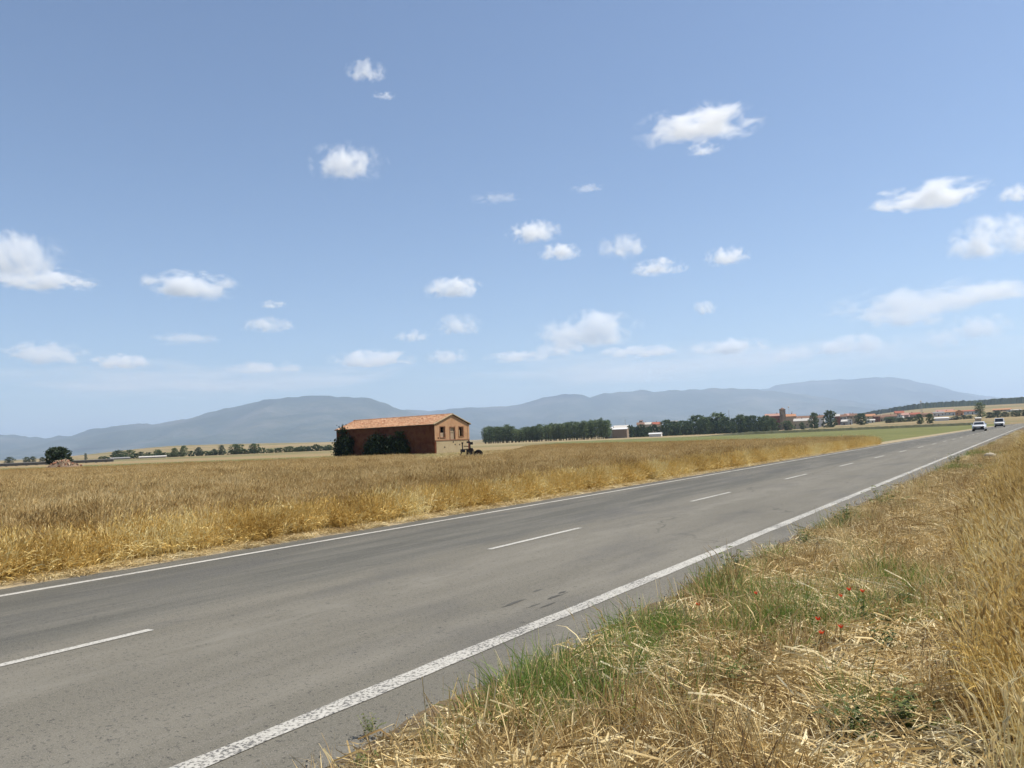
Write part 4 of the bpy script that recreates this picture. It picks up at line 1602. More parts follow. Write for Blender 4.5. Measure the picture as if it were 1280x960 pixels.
def build_car(name, label, t, n, P):
    pos = rd(t, n + road_shift(t), road_z(t))
    root = empty(name, pos, -R(34.4))
    tag(root, label, P['cat'])
    hw = P['w'] / 2
    rows = []
    for y, zb, zt, k in P['body']:
        w = hw * k
        rows.append([(-w * .93, y, zb), (-w, y, zb + 0.16), (-w, y, (zb + zt) / 2 + .05), (-w * .97, y, zt - 0.07), (-w * .86, y, zt), (-w * .4, y, zt + 0.02), (w * .4, y, zt + 0.02),
                     (w * .86, y, zt), (w * .97, y, zt - 0.07), (w, y, (zb + zt) / 2 + .05), (w, y, zb + 0.16), (w * .93, y, zb)])
    mb = MB().grid(rows, 0, True)
    nl = len(rows[0])
    N = len(rows)
    mb.f.append(tuple(range(nl)))
    mb.f.append(tuple(range((N - 1) * nl + nl - 1, (N - 1) * nl - 1, -1)))
    mb.m += [0, 0]
    body = mb.build("body", M['carwhite'], root, True)
    c = P['cabin']       # (y_base_front, z_base, y_top_front, z_top, y_top_rear, y_base_rear, base half width k, top half width k)
    yb0, zb, yt0, zt, yt1, yb1, kb, kt = c
    wb, wt = hw * kb, hw * kt
    cab = MB()
    rws = [[(-wb, yb0, zb), (wb, yb0, zb), (wb, yb1, zb), (-wb, yb1, zb)],
           [(-wt * 1.03, yt0 + .02, zt - .07), (wt * 1.03, yt0 + .02, zt - .07), (wt * 1.03, yt1 - .02, zt - .07), (-wt * 1.03, yt1 - .02, zt - .07)],
           [(-wt * .9, yt0 + .10, zt), (wt * .9, yt0 + .10, zt), (wt * .9, yt1 - .10, zt), (-wt * .9, yt1 - .10, zt)]]
    cab.grid(rws, 0, True)
    b = len(cab.v)
    cab.f.append((b - 4, b - 3, b - 2, b - 1))
    cab.m.append(0)
    cabin = cab.build("cabin", M['carwhite'], root)

    def panel(p, name, mat, parent, off):
        o = Vector(off)
        vs = [Vector(q) + o for q in p]
        return MB().add(vs + [v - o * 1.6 for v in vs], [(0, 1, 2, 3), (7, 6, 5, 4), (0, 4, 5, 1), (1, 5, 6, 2), (2, 6, 7, 3), (3, 7, 4, 0)]).build(name, mat, parent)

    def lp(a, b, f):
        return tuple(a[i] + (b[i] - a[i]) * f for i in range(3))

    def inset(q, u0, u1, v0, v1):
        a, b_, c_, d = q
        def P_(u, v):
            return lp(lp(a, b_, u), lp(d, c_, u), v)
        return [P_(u0, v0), P_(u1, v0), P_(u1, v1), P_(u0, v1)]
    r0, r1 = rws[0], rws[1]
    panel(inset([r0[0], r0[1], r1[1], r1[0]], .05, .95, .10, .93), "windscreen", M['carglass'], cabin, (0, -0.012, 0.006))
    panel(inset([r0[2], r0[3], r1[3], r1[2]], .08, .92, .25, .9), "rear_window", M['carglass'], cabin, (0, 0.012, 0.006))
    for (u0, u1) in P['side_windows']:
        panel(inset([r0[1], r0[2], r1[2], r1[1]], u0, u1, .14, .88), "side_window", M['carglass'], cabin, (0.012, 0, 0.004))
        panel(inset([r0[3], r0[0], r1[0], r1[3]], 1 - u1, 1 - u0, .14, .88), "side_window", M['carglass'], cabin, (-0.012, 0, 0.004))
    yf = P['body'][0][0]
    zn = P['nose']
    MB().box(-hw * .50, hw * .50, yf - 0.015, yf + 0.08, zn - 0.10, zn + 0.06).build("grille", M['trim'], body)
    MB().box(-hw * .82, hw * .82, yf - 0.02, yf + 0.10, 0.20, zn - 0.20).build("bumper_intake", M['trim'], body)
    MB().box(-0.26, 0.26, yf - 0.03, yf - 0.021, zn - 0.19, zn - 0.08).build("number_plate", M['plate'], body)
    for s in (-1, 1):
        x0, x1 = sorted((s * hw * .56, s * hw * .86))
        MB().box(x0, x1, yf + 0.01, yf + 0.16, zn - 0.02, zn + 0.12).build("headlight", M['lamp'], body)
        x0, x1 = sorted((s * hw * .66, s * hw * .9))
        MB().box(x0, x1, P['body'][-1][0] - 0.08, P['body'][-1][0] + 0.015, zn + 0.02, zn + 0.3).build("tail_light", M['taillamp'], body)
        mm = MB().box(*sorted((s * (wb + .04), s * (wb + .24))), yb0 + .28, yb0 + .42, zb + .06, zb + .22).build("mirror", M['carwhite'], root)
        MB().box(*sorted((s * (wb - .08), s * (wb + .04))), yb0 + .30, yb0 + .36, zb + .06, zb + .11).build("mirror_arm", M['trim'], mm)
    for y in P['axles']:
        for s in (-1, 1):
            r = P['wheel']
            x = s * (hw - 0.10)
            w = MB().lathe([(r * .6, -.1), (r * .93, -.1), (r, -.06), (r, .06), (r * .93, .1), (r * .6, .1)], (x, y, r), (1, 0, 0), 24).build("wheel", M['rubber'], root, True)
            MB().lathe([(0.02, -.085), (r * .61, -.07), (r * .61, .07), (0.02, .085)], (x, y, r), (1, 0, 0), 18).build("rim", M['alloy'], w)
    return root


build_car("parked_car" if False else "hatchback_car", "white hatchback driving toward us in the lane beside the green crop", 138, -8.1, dict(
    cat="car", w=1.78, nose=0.66, wheel=0.315, axles=(-1.28, 1.27), cabin=(-0.98, 0.93, -0.28, 1.45, 1.32, 1.98, .90, .70), side_windows=((.20, .52), (.55, .86)),
    body=[(-2.06, .30, .72, .80), (-1.98, .22, .80, .90), (-1.6, .20, .88, .985), (-0.95, .20, .98, 1.0), (0.2, .20, 1.0, 1.0), (1.5, .20, 1.0, .99), (1.95, .24, .98, .93), (2.05, .34, .9, .86)]))
build_car("delivery_van", "white delivery van following behind the white hatchback", 200, -8.1, dict(
    cat="van", w=1.86, nose=0.78, wheel=0.33, axles=(-1.45, 1.45), cabin=(-1.30, 1.08, -0.62, 1.98, 2.20, 2.28, .95, .84), side_windows=((.10, .30),),
    body=[(-2.20, .32, .86, .82), (-2.10, .24, .98, .92), (-1.7, .22, 1.06, .985), (-1.25, .22, 1.14, 1.0), (0.2, .22, 1.16, 1.0), (2.1, .22, 1.16, 1.0), (2.3, .28, 1.12, .97)]))

# ------------------------------------------------------------------ village
WALLS = {'cream': (0.62, 0.52, 0.37), 'white': (0.78, 0.75, 0.70), 'beige': (0.55, 0.43, 0.29), 'grey': (0.42, 0.40, 0.37), 'brick': (0.27, 0.10, 0.07), 'orange': (0.60, 0.30, 0.14),
         'pink': (0.46, 0.34, 0.29), 'stone': (0.33, 0.25, 0.18)}
ROOFS = {'red': (0.40, 0.13, 0.08), 'orange': (0.52, 0.26, 0.14), 'pink': (0.52, 0.30, 0.24), 'brown': (0.26, 0.15, 0.10), 'grey': (0.30, 0.29, 0.28), 'pale': (0.62, 0.58, 0.52), 'white': (0.75, 0.74, 0.72)}
WM = {k: plain("render_" + k, v, 0.9, 0.15, var=0.12, scale=0.6) for k, v in WALLS.items()}
RM = {k: plain("roof_" + k, v, 0.85, 0.2, var=0.25, scale=0.9) for k, v in ROOFS.items()}
M['pane'] = NT("window_pane").done((0.03, 0.035, 0.04), 0.15, 0.5)
M['shutter'] = plain("brown_shutter", (0.12, 0.07, 0.045), 0.7, 0.2)


def house(c0, c1, top_y, dist, wall, roof, label, gable=False, depth=9.0, eave=0.66, win=True, name="house", cat="house", flat=False, rows=2):
    cm = (c0 + c1) / 2
    w = (bearing(c1) - bearing(c0)) * dist
    p = at(cm, dist)
    z0 = ground_z(p) - 0.2
    hor = 550.5 - math.tan(ROLL) * (cm - 640)
    H = max(1.5, EYE + (hor - top_y) * dist / FPX - z0)
    az = math.atan(bearing(cm))
    rz = -az + random.uniform(-0.18, 0.18)
    root = empty(name, (p.x, p.y, z0), rz)
    tag(root, label, cat)
    rise = 0.0 if flat else min(H * (1 - eave), (depth if not gable else w) * 0.26)
    E = H - rise
    hw, hd = w / 2, depth / 2
    mb = MB()
    if gable:
        pr = [(-hw, 0), (hw, 0), (hw, E), (0, H - 0.1), (-hw, E)]
        mb.add([(x, -hd, z) for x, z in pr] + [(x, hd, z) for x, z in pr], [(0, 1, 2, 3, 4), (9, 8, 7, 6, 5)] + [(i, i + 5, (i + 1) % 5 + 5, (i + 1) % 5) for i in range(5)])
    else:
        pr = [(-hd, 0), (hd, 0), (hd, E), (0, H - 0.1), (-hd, E)] if not flat else [(-hd, 0), (hd, 0), (hd, H - 0.3), (-hd, H - 0.3)]
        k = len(pr)
        mb.add([(-hw, y, z) for y, z in pr] + [(hw, y, z) for y, z in pr], [tuple(range(k - 1, -1, -1)), tuple(range(k, 2 * k))] + [(i, (i + 1) % k, (i + 1) % k + k, i + k) for i in range(k)])
    mb.build("wall", WM[wall], root)
    o, t = 0.4, 0.22
    rb = MB()
    if flat:
        rb.box(-hw - .3, hw + .3, -hd - .3, hd + .3, H - 0.3, H)
    else:
        span = hw if gable else hd
        ln = hd if gable else hw
        for s in (-1, 1):
            e = s * (span + o)
            ze = E - o * rise / span
            a = [(e, -ln - o), (e, ln + o), (0, ln + o), (0, -ln - o)]
            zz = [ze, ze, H - 0.1, H - 0.1]
            vs = [((x, y, z) if gable else (y, x, z)) for (x, y), z in zip(a, zz)]
            rb.add(vs + [(x, y, z + t) for x, y, z in vs], [(0, 1, 2, 3), (7, 6, 5, 4), (0, 4, 5, 1), (1, 5, 6, 2), (2, 6, 7, 3), (3, 7, 4, 0)])
    ro = rb.build("roof", RM[roof], root)
    if win:
        n = max(1, int(w / 3.2))
        fl = 2 if E > 4.6 and rows > 1 else 1
        for f in range(fl):
            for k in range(n):
                x = -hw + w * (k + 0.5) / n + random.uniform(-.3, .3)
                z = E * (f + 0.42) / fl
                if f == 0 and k == n // 2:
                    MB().box(x - .5, x + .5, -hd - .04, -hd + .02, 0.1, min(2.3, E * .8)).build("door", M['shutter'], root)
                    continue
                wd = MB().box(x - .5, x + .5, -hd - .05, -hd + .02, z, z + 1.25).build("window", M['shutter'], root)
                MB().box(x - .4, x + .4, -hd - .07, -hd - .051, z + .1, z + 1.15).build("pane", M['pane'], wd)
        if not gable and not flat and random.random() < 0.6:
            cx_ = random.uniform(-hw * .6, hw * .6)
            MB().box(cx_ - .3, cx_ + .3, -.3, .3, H - .4, H + .9).build("chimney", WM['brick'], ro)
    return root


random.seed(21)
SHED = dict(win=False, name="shed", cat="shed")
house(767, 785, 534.8, 600, 'stone', 'white', "farm shed with bright white roof and brown wall at the end of the poplars", depth=14, eave=.85, **SHED)
house(768, 786, 531.8, 640, 'stone', 'pale', "pale-roofed shed standing behind the white-roofed farm shed", depth=10, eave=.8, **SHED)
house(757, 766, 533.8, 610, 'white', 'white', "small white lean-to shed half hidden by the last poplars", depth=8, eave=.85, **SHED)
house(797, 806, 528, 820, 'beige', 'brown', "brown-roofed village house with a small belfry above the left tree belt")
house(800.5, 804, 525.4, 822, 'stone', 'brown', "small stone belfry above the brown-roofed house", depth=3, name="belfry", cat="tower", win=False)
house(806, 815, 527.8, 820, 'cream', 'pale', "cream village house with pale roof beside the small belfry")
house(816, 827, 527.6, 810, 'cream', 'red', "cream house with flat red-brown roof seen left of the tree belt", eave=.82)
house(812, 827, 541.0, 560, 'white', 'white', "low open white field shelter at the edge of the crop", depth=6, eave=.7, **SHED)
house(839, 848, 525.8, 820, 'grey', 'grey', "grey-roofed house peeping over the tree belt")
house(958, 976, 517.2, 760, 'brick', 'pink', "dark brick house with pink roof adjoining the church tower on the tree belt side", eave=.7)
house(983, 995, 517.6, 770, 'beige', 'orange', "church nave with orange tiled roof adjoining the tower", eave=.62, name="church_nave", cat="church", rows=1)
house(994, 1016, 523.0, 740, 'beige', 'pale', "long low beige farm building with pale roof right of the church", eave=.72, rows=1)
house(994, 1022, 519.8, 800, 'stone', 'brown', "long brown-roofed building behind the beige farm building")
house(1022, 1031, 519, 790, 'white', 'brown', "white house with brown roof between the two upright dark trees")
house(1045, 1051, 517.5, 800, 'brick', 'pale', "narrow dark house with pale roof beside the large rounded tree")
house(1050, 1059, 518, 800, 'grey', 'brown', "grey house with brown roof, second in the row by the rounded tree")
house(1057, 1066, 517, 810, 'beige', 'pink', "beige house with pink roof in the crowded row")
house(1053, 1060, 524.5, 740, 'grey', 'pale', "low grey outhouse in front of the crowded row")
house(1060, 1065, 523.5, 740, 'white', 'pale', "small bright white outhouse in front of the crowded row", gable=True)
house(1064, 1072, 517, 805, 'beige', 'brown', "beige house with brown roof touching the dense rounded tree")
house(1083, 1094, 517.5, 800, 'cream', 'orange', "cream upper house with orange roof right of the dense rounded tree")
house(1084, 1093.5, 524, 745, 'white', 'pale', "white low house below the cream upper house")
house(1093, 1100, 519, 760, 'brick', 'brown', "dark red brick house beside the white low house", eave=.8)
house(1099, 1105, 519.5, 765, 'cream', 'brown', "narrow cream house against the dark red brick house")
house(1105, 1121, 518, 800, 'grey', 'brown', "wide grey house with brown roof above the broad dark tree")
house(1120, 1130, 513.8, 850, 'cream', 'red', "house with bright red roof highest among the middle roofs", eave=.7)
house(1124, 1129.5, 517.5, 770, 'white', 'pink', "white gable-fronted house below the bright red roof", gable=True, depth=13)
house(1129, 1137, 516, 800, 'pink', 'pink', "pink house with pink tiled roof beside the white gable")
house(1137, 1150, 515.8, 815, 'pink', 'red', "long house with reddish roof between the pink house and the tall mast")
house(1152, 1166, 516.2, 820, 'beige', 'brown', "beige house behind the forked trees by the tall mast")
house(1167, 1180, 514.8, 820, 'white', 'grey', "white house with grey roof left of the long pink roof", eave=.75)
house(1173, 1192, 511.8, 880, 'pink', 'pink', "long barn with bright pink roof on the slope", eave=.6, win=False)
house(1181, 1198, 513.2, 830, 'white', 'orange', "long white house with orange roof below the pink barn roof", eave=.72)
house(1196, 1204.5, 512.4, 790, 'orange', 'orange', "bright orange rendered house in the middle of the slope", gable=True)
house(1205, 1223, 512.6, 830, 'white', 'red', "long white house with thin red roof next to the tall broad poplar", eave=.75)
house(1169, 1185, 521.6, 600, 'white', 'white', "long low white shed at the foot of the slope", depth=8, eave=.7, **SHED)
house(1184, 1195, 523, 606, 'grey', 'grey', "low bluish grey shed joining the long white shed", depth=8, eave=.7, **SHED)
house(1220, 1225.5, 521.6, 520, 'beige', 'pale', "small beige hut at the foot of the tall broad poplar", depth=3.5, eave=.75, **SHED)
house(1244, 1263, 510.8, 900, 'beige', 'orange', "wide house with orange roof right of the tall broad poplar", eave=.6)
house(1260, 1266, 512.6, 860, 'white', 'pale', "small white gabled house over the hedge trees", gable=True)
house(1265, 1276, 511.8, 880, 'cream', 'pale', "cream house with pale roof at the end of the village")
house(139, 160, 574.7, 480, 'grey', 'grey', "low long light-roofed shed left of the barn at the foot of the tree clump", depth=10, eave=.6, **SHED)
house(176, 206, 573.5, 500, 'grey', 'pale', "second low light-roofed shed, longer, under the tree clump", depth=10, eave=.6, **SHED)


def church_tower():
    d = 750
    p = at(979.5, d)
    z0 = ground_z(p)
    root = empty("church_tower", (p.x, p.y, z0), -math.atan(bearing(979.5)) + R(33))
    tag(root, "square brown stone church tower rising above the village roofs", "tower")
    hor = 550.5 - math.tan(ROLL) * 339.5
    H = EYE + (hor - 510) * d / FPX - z0
    s = 2.0
    st = WM['stone']
    MB().box(-s - .15, s + .15, -s - .15, s + .15, -0.5, H * 0.55).build("lower_stage", st, root)
    MB().box(-s - .3, s + .3, -s - .3, s + .3, H * 0.55, H * 0.57).build("cornice", st, root)
    top = empty("belfry_stage")
    top.parent = root
    z1, z2 = H * 0.57, H * 0.93
    for sx in (-1, 1):
        for sy in (-1, 1):
            MB().box(*sorted((sx * s, sx * (s - 1.1))), *sorted((sy * s, sy * (s - 1.1))), z1, z2).build("corner_pier", st, top)
    MB().box(-s, s, -s, s, z1, z1 + (z2 - z1) * .38).build("parapet", st, top)
    MB().box(-s + .03, s - .03, -s + .03, s - .03, z1 + (z2 - z1) * .8, z2 - .01).build("arch_head", st, top)
    MB().lathe([(0.45, 0), (0.42, .1), (0.3, .5), (0.2, .7)], (0, 0, z1 + (z2 - z1) * .42), (0, 0, 1), 12).build("bell", M['shutter'], top)
    MB().box(-s - .3, s + .3, -s - .3, s + .3, z2, z2 + .35).build("cornice", st, root)
    zt = z2 + .35
    MB().add([(-s, -s, zt), (s, -s, zt), (s, s, zt), (-s, s, zt), (0, 0, zt + 1.6)], [(0, 1, 4), (1, 2, 4), (2, 3, 4), (3, 0, 4), (3, 2, 1, 0)]).build("roof", RM['brown'], root)


church_tower()


def mast(col, top_y, dist, label, ball=None, r=0.16, lattice=False, cat="mast"):
    p = at(col, dist)
    z0 = ground_z(p)
    hor = 550.5 - math.tan(ROLL) * (col - 640)
    H = EYE + (hor - top_y) * dist / FPX - z0
    root = empty("mast", (p.x, p.y, z0))
    tag(root, label, cat)
    steel = plain("mast_steel", (0.45, 0.46, 0.47), 0.5, 0.4, 0.3)
    if lattice:
        for sx in (-1, 1):
            for sy in (-1, 1):
                MB().tube((sx * 1.3, sy * 1.3, -.2), (sx * .35, sy * .35, H), 0.12, 0.08, 6).build("leg", steel, root)
        for k in range(8):
            f0, f1 = k / 8, (k + 1) / 8
            w0, w1 = 1.3 - .95 * f0, 1.3 - .95 * f1
            MB().tube((-w0, -w0, H * f0), (w1, -w1, H * f1), .06, None, 5).tube((w0, w0, H * f0), (-w1, w1, H * f1), .06, None, 5).build("brace", steel, root)
    else:
        MB().tube((0, 0, -.2), (0, 0, H), r, r * .5, 8).build("pole", steel, root)
        MB().box(-.5, .5, -.08, .08, H - 1.2, H - 1.0).build("crossarm", steel, root)
    if ball:
        MB().lathe([(0.01, -ball), (ball * .7, -ball * .7), (ball, 0), (ball * .7, ball * .7), (0.01, ball)], (0, 0, H - ball), (0, 0, 1), 14).build("tank", WM['white'], root, True)


mast(987.5, 507.6, 780, "slender pole with a white ball on top right beside the church tower", 0.85)
mast(1153, 500.5, 830, "lattice mast with a white ball on top standing over the village roofs", 0.9, lattice=True)
mast(782.5, 524, 640, "thin grey pole rising behind the pale sheds", r=.2)
mast(912.5, 512.5, 700, "grey mast standing above the middle of the tree belt", r=.35)
mast(991.3, 514.3, 775, "short dark finial pole on the orange nave roof", r=.45)


def channel():
    a, b = at(-60, 250), at(142, 262)
    root = empty("irrigation_channel", (a.x, a.y, -0.06))
    tag(root, "long raised concrete irrigation channel with pale rim behind the round pine", "channel")
    conc = plain("pale_concrete", (0.55, 0.53, 0.49), 0.85, 0.2)
    dk = plain("weathered_concrete", (0.16, 0.15, 0.13), 0.9, 0.1)
    d = b - a
    rz = math.atan2(d.y, d.x)
    root.rotation_euler = (0, 0, rz)
    L = d.length
    n = 16
    for k in range(n):
        x0, x1 = L * k / n + .02, L * (k + 1) / n - .02
        MB().box(x0, x1, -.4, -.2, 0.1, .95).box(x0, x1, .2, .4, 0.1, .95).box(x0, x1, -.2, .2, .1, .3).build("trough_section", dk, root)
        MB().box(x0, x1, -.48, -.18, .953, 1.12).box(x0, x1, .18, .48, .953, 1.12).build("rim", conc, root)
        MB().box(x0 + .3, x0 + .8, -.45, .45, -.2, .097).build("support", dk, root)


channel()

# ------------------------------------------------------------------ small plants and stones on the near verge
def poppy(px, py, label, group, h):
    g = pix_ground(px, py + 22)
    root = empty("poppy", (g.x, g.y, 0.05), random.uniform(0, 6.28))
    tag(root, label, "poppy", group)
    rb = RB(int(px))
    pts = rb.arc((0, 0, -.03), rb.r.uniform(0, 6.28), h, .1, .25, 5)
    rb.rib(pts, 0.005, 0)
    rb.rib(pts, 0.005, 0, Vector((0.3, 1, 0)))
    mesh_obj("stem", rb.mesh("stem", [M['weed']]), root)
    top = pts[-1]
    for k in range(4):
        pm = MB()
        a = k * math.pi / 2 + .3
        rows = []
        for i in range(5):
            f = i / 4
            row = []
            for j in range(5):
                g_ = (j / 4 - .5) * 2
                an = a + g_ * .85 * (1 - .2 * f)
                rad = .018 * f * (1 - .15 * g_ * g_)
                row.append((top.x + rad * math.cos(an), top.y + rad * math.sin(an), top.z + .017 * f * f - .004 * abs(g_) + .004 * math.sin(5 * g_ + k)))
            rows.append(row)
        pm.grid(rows).build("petal", M['poppy'], root, True)
    MB().lathe([(0.004, 0), (.008, .006), (.007, .014), (.001, .017)], top, (0, 0, 1), 8).build("seed_head", M['brown'], root)


random.seed(4)
for x, y, lab, grp in ((885, 777, "single red poppy in the green grass patch by the road edge", None), (952, 765, "single orange-red poppy in the bare middle of the verge", None),
                       (1062, 762, "red poppy in the close cluster of flowers on the verge", "cluster of poppies"), (1068, 769, "red poppy in the close cluster of flowers on the verge", "cluster of poppies"),
                       (1081, 764, "red poppy in the close cluster of flowers on the verge", "cluster of poppies"), (1038, 807, "red poppy beside the leafy weeds above the pale stone", "poppies above the pale stone"),
                       (1049, 813, "red poppy beside the leafy weeds above the pale stone", "poppies above the pale stone"), (1019, 820, "red poppy beside the leafy weeds above the pale stone", "poppies above the pale stone")):
    poppy(x, y, lab, grp, random.uniform(.22, .30))

WEEDS = [weed_mesh(200 + i, 13, 0.24, None, 0.03) for i in range(4)]
for x, y, s, lab in ((917, 722, 1.5, "tall leafy weed standing alone at the asphalt edge"), (1105, 640, 2.0, "dark leafy weed bush beside the road on the verge"),
                     (1010, 690, 1.3, "small leafy weed at the asphalt edge among dry straw"), (1125, 775, 1.2, "leafy green weed in the hollow near the standing wheat"),
                     (1110, 830, 1.1, "low leafy weed in the verge hollow below the poppy cluster"), (1095, 800, 1.2, "spreading green weed beside the poppy cluster"),
                     (920, 880, 1.0, "small dark green weed alone in the pale straw"), (1070, 940, 1.2, "dark weed at the trampled corner of the verge"),
                     (1140, 930, 1.3, "grey-green weed clump under bent straw beside the wheat"), (1195, 583, 2.2, "big green weed bush on the verge far along the road"),
                     (1060, 662, 1.6, "green weed tuft leaning over the road edge"), (735, 875, .9, "low green weed in the grass patch near the gravel edge"), (462, 922, .45, "sparse grassy weed growing out of the asphalt edge")):
    g = pix_ground(x, y)
    o = mesh_obj("weed", random.choice(WEEDS))
    o.location = (g.x, g.y, 0.03)
    o.rotation_euler = (0, 0, random.uniform(0, 6.28))
    o.scale = (s, s, s * .85)
    tag(o, lab, "weed")
DEAD = [weed_mesh(220 + i, 3, 0.34, [M['brown'], M['brown']], 0.022) for i in range(3)]
for x, y, lab in ((955, 920, "dark dead stalk standing in the pale straw"), (1180, 880, "dark dead stalk rising beside the wheat edge"), (965, 800, "dark dead stalk in the green patch by the poppies"),
                  (1005, 765, "dark dead stalk on the brown stubble"), (860, 860, "dark dead stalk in the straw near the low green grass"), (1130, 690, "dark dead stalk at the edge of the standing wheat")):
    g = pix_ground(x, y)
    o = mesh_obj("dead_stalk", random.choice(DEAD))
    o.location = (g.x, g.y, 0.02)
    o.rotation_euler = (0, 0, random.uniform(0, 6.28))
    o.scale = (.8, .8, 1.15)
    tag(o, lab, "stalk")


def stone(px, py, r, label, mat, seed):
    g = pix_ground(px, py)
    rr = random.Random(seed)
    rows = []
    for i in range(7):
        th = math.pi * i / 6
        rows.append([(math.sin(th) * math.cos(a) * r * (1 + rr.uniform(-.14, .14)), math.sin(th) * math.sin(a) * r * .8 * (1 + rr.uniform(-.14, .14)), math.cos(th) * r * .62)
                     for a in [2 * math.pi * k / 10 for k in range(10)]])
    o = MB().grid(rows, 0, True).build("stone", mat, None, True)
    o.location = (g.x, g.y, 0.09 + r * .3)
    tag(o, label, "stone")


lime = plain("limestone", (0.62, 0.56, 0.44), 0.9, 0.15, var=.25, scale=25)
stone(1033, 860, .050, "pale rounded limestone lying in the straw below the poppies", lime, 1)
stone(985, 955, .035, "small pale stone in the straw at the foot of the verge", lime, 2)
stone(1238, 575, .22, "pale flat stone on the verge far along the road", lime, 3)

# loose gravel at the asphalt edge
def gravel():
    r = random.Random(9)
    mb = MB()
    for k in range(2600):
        t = r.uniform(0.5, 22)
        n = -2.93 + r.gauss(0.05, 0.13)
        p = rd(t, n)
        s = r.uniform(.004, .014)
        z = .004 if n < -2.98 else .012
        a = r.uniform(0, 6.28)
        vs = [(p.x + s * math.cos(a + q * 1.57), p.y + s * math.sin(a + q * 1.57), z - .006) for q in range(4)] + \
             [(p.x + s * .6 * math.cos(a + .5 + q * 1.57), p.y + s * .6 * math.sin(a + .5 + q * 1.57), z + s * .7) for q in range(4)]
        mb.add(vs, [(4, 5, 6, 7), (0, 1, 5, 4), (1, 2, 6, 5), (2, 3, 7, 6), (3, 0, 4, 7)])
    tag(mb.build("gravel", plain("road_gravel", (.32, .29, .24), .9, .15, var=.4, scale=60)), "loose gravel along the edge of the asphalt by the near verge", "gravel", kind="stuff")


gravel()

# ------------------------------------------------------------------ clouds (outside the haze)
def cloud_material():
    m = NT("cumulus_vapour")
    m.t.nodes.remove(m.bsdf)
    co = m.coords("Object")
    inf = m.n("ShaderNodeObjectInfo")
    mp = m.n("ShaderNodeVectorMath", operation='MULTIPLY')
    m.l(co, mp.inputs[0])
    mp.inputs[1].default_value = (1.9, 1.5, 0.95)
    ad = m.n("ShaderNodeVectorMath", operation='ADD')
    m.l(mp.outputs[0], ad.inputs[0])
    cx_ = m.n("ShaderNodeCombineXYZ")
    rr = m.math('MULTIPLY', inf.outputs["Random"], 91.0)
    for k in range(3):
        m.l(rr, cx_.inputs[k])
    m.l(cx_.outputs[0], ad.inputs[1])
    f = m.noise(ad.outputs[0], 1.35, 8, 0.62, 0.4)
    ln = m.n("ShaderNodeVectorMath", operation='LENGTH')
    m.l(co, ln.inputs[0])
    body = m.math('SUBTRACT', 1.0, ln.outputs["Value"])
    sz = m.n("ShaderNodeSeparateXYZ")
    m.l(co, sz.inputs[0])
    flat = m.math('MULTIPLY', m.math('ADD', sz.outputs[2], 0.62), 3.5, clamp=True)      # level base
    # body falls to nothing at the hull, noise bites deep into it
    v = m.math('ADD', m.math('MULTIPLY', body, 0.95), m.math('MULTIPLY', m.math('SUBTRACT', f, 0.575), 4.2))
    v = m.math('MULTIPLY', m.math('MULTIPLY', v, 1.25, clamp=True), m.math('MULTIPLY', m.math('MULTIPLY', body, 4.0, clamp=True), flat))
    sepc = m.n("ShaderNodeSeparateColor")
    m.l(inf.outputs["Color"], sepc.inputs[0])
    dens = m.math('MULTIPLY', v, m.math('MULTIPLY', sepc.outputs[0], 0.022))
    vol = m.n("ShaderNodeVolumePrincipled", ins={"Color": (0.998, 0.998, 0.998, 1), "Anisotropy": 0.1})
    m.l(dens, vol.inputs["Density"])
    m.l(vol.outputs[0], m.out.inputs["Volume"])
    m.mat.cycles.volume_step_rate = 1.0
    return m.mat


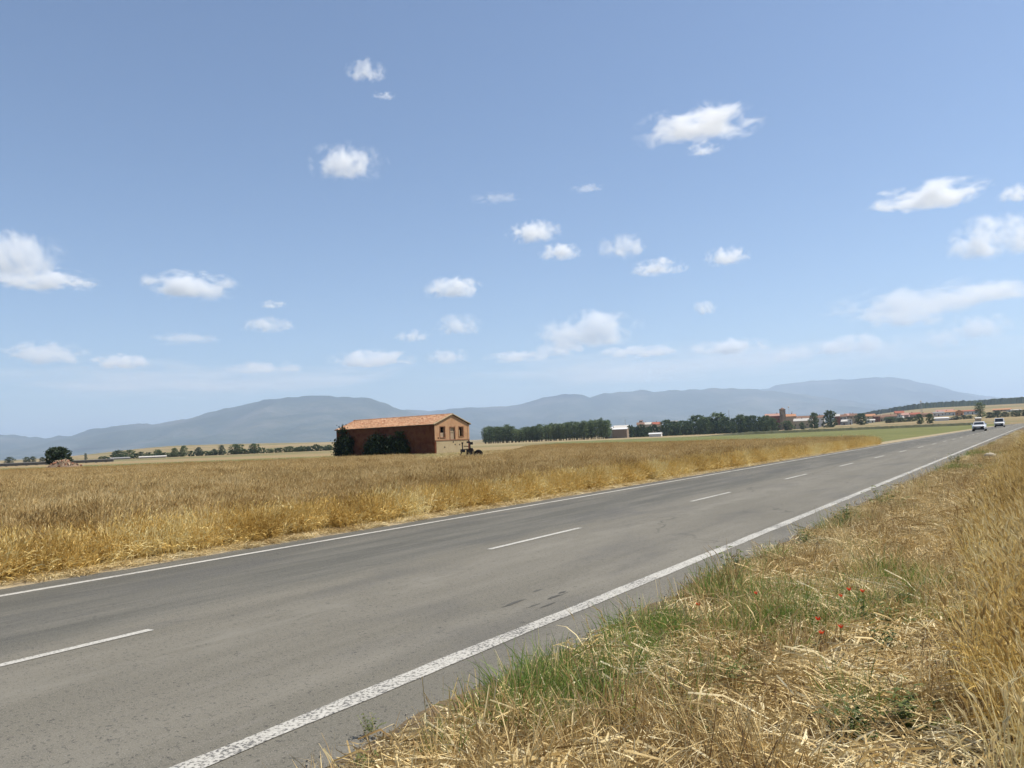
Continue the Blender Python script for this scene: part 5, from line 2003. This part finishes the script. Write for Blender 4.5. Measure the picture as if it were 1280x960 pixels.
CLOUDS = [(458, 89, 52, 30, .5, "small wisp-edged puff, highest cloud in the sky"), (480, 120, 34, 9, .12, "faint shred just below the highest puff"),
          (434, 205, 100, 46, .6, "bright torn cloud below the highest puff"), (872, 158, 158, 44, .8, "long white wedge-shaped cloud alone in the upper blue"),
          (878, 188, 50, 16, .25, "thin scrap under the long wedge-shaped cloud"), (1160, 247, 142, 36, .7, "slanting streaky white cloud above the bright heap cloud"),
          (1272, 242, 50, 24, .5, "small cloud at the end of the slanting streaky cloud"), (1245, 300, 112, 56, 1.0, "bright dense heap cloud over the road end"),
          (22, 322, 110, 62, .9, "large rounded cloud heap above the pine tree"), (52, 351, 126, 30, .8, "flat white skirt of the large cloud heap above the pine"),
          (238, 359, 122, 36, .8, "smooth oval white cloud beside the large heap"), (340, 381, 36, 11, .3, "tiny cloud shred between the oval cloud and the barn clouds"),
          (334, 407, 70, 22, .4, "small soft cloud below the tiny shred left of the barn"), (567, 361, 80, 28, .8, "small clear white cloud high above the barn"),
          (667, 291, 74, 32, .7, "upward slanting cloud puff in mid sky"), (701, 316, 58, 22, .7, "oval puff beneath the slanting puff in mid sky"),
          (778, 310, 66, 34, .5, "blurred double-tier cloud in mid sky"), (823, 335, 72, 22, .6, "tail piece trailing off the blurred double-tier cloud"),
          (908, 322, 58, 26, .8, "lone neat puff in mid sky toward the church"), (881, 386, 34, 19, .6, "very small round puff above the church"),
          (737, 416, 140, 46, .9, "domed cloud bank above the poplar plantation"), (573, 408, 66, 28, .5, "soft upper cloud of the stack over the barn"),
          (515, 421, 48, 17, .4, "thin left cloud of the stack over the barn"), (560, 447, 58, 20, .4, "low cloud of the stack over the barn"),
          (465, 450, 112, 24, .7, "low ragged white cloud row over the barn roof"), (60, 444, 112, 30, .6, "low pale cloud row over the far left mountain foot"),
          (152, 453, 74, 20, .7, "low bright cloud next to the pale row at the left"), (912, 435, 100, 21, .7, "low long cloud above the church tower"),
          (822, 440, 58, 15, .5, "thin low cloud linking the domed bank and the church cloud"), (1160, 378, 250, 44, .32, "wide veil-like cloud sheet over the village"),
          (1075, 432, 92, 28, .45, "low soft cloud under the veil over the village"), (1225, 410, 84, 34, .4, "dim cloud under the end of the veil"),
          (990, 444, 70, 20, .35, "dim low cloud between the church cloud and the veil"), (620, 248, 70, 14, .08, "barely visible shred in the mid blue sky"),
          (733, 236, 48, 11, .1, "barely visible scrap beside the mid blue shred"), (330, 461, 110, 18, .25, "faint low cloud above the massif shoulder"), (230, 424, 90, 18, .12, "faint grey shred left of the massif"),
          (240, 478, 640, 50, .08, "broad pale cloud veil lying low over the barn-side massif"), (800, 462, 640, 56, .07, "broad pale cloud veil lying low over the long mountain range"),
          (1130, 440, 460, 90, .07, "tall thin cloud veil behind the low clouds over the village"), (650, 447, 90, 16, .35, "small flat cloud low between the barn stack and the domed bank"),
          (1040, 436, 60, 17, .5, "small bright low cloud between the church cloud and the veil"), (1180, 425, 60, 30, .3, "dim grey puff under the middle of the veil"),
          (1130, 396, 120, 34, .4, "soft thick part of the veil over the village"), (1240, 366, 110, 26, .4, "upper bright end of the veil over the road"),
          (700, 438, 70, 20, .4, "flat shelf under the left side of the domed bank"), (790, 441, 90, 18, .4, "flat shelf under the right side of the domed bank")]


def build_clouds():
    mat = cloud_material()
    bmv = MB()
    rows = []
    for i in range(13):
        th = math.pi * i / 12
        rows.append([(math.sin(th) * math.cos(2 * math.pi * k / 20), math.sin(th) * math.sin(2 * math.pi * k / 20), math.cos(th)) for k in range(20)])
    bmv.grid(rows[::-1], 0, True)
    me = bmv.mesh("cloud", mat)
    for px, py, w, h, dn, lab in CLOUDS:
        u, v = (px - 640) / FPX, -(py - 480) / FPX
        ux, uy = u * _c + v * _s, -u * _s + v * _c
        d = Vector((ux, math.cos(PITCH) - math.sin(PITCH) * uy, math.sin(PITCH) + math.cos(PITCH) * uy))
        k = (2150.0 - EYE) / d.z
        pos = d * k + Vector((0, 0, EYE))
        sc = k / FPX
        o = mesh_obj("cloud", me)
        o.location = pos
        el = d.z / math.hypot(d.x, d.y)
        o.scale = (w * sc / 2 * 1.10, w * sc / 2 * 0.8, min(max(h * sc / 2 * 1.45 - w * sc * .3 * el * .5, h * sc * .55), 620))
        o.rotation_euler = (0, 0, -math.atan2(d.x, d.y))
        o.color = (dn * 260.0 / (h * sc), 0, 0, 1)
        tag(o, lab, "cloud", "fair weather clouds")


build_clouds()

# ------------------------------------------------------------------ haze
def build_haze():
    m = NT("pale_haze")
    m.t.nodes.remove(m.bsdf)
    v = m.n("ShaderNodeVolumePrincipled", ins={"Color": (0.61, 0.77, 1.0, 1), "Density": 6.8e-5, "Anisotropy": 0.2})
    m.l(v.outputs[0], m.out.inputs["Volume"])
    o = MB().box(-34000, 34000, -34000, 34000, -25, 1340).build("haze", m.mat)
    tag(o, kind="stuff")


build_haze()
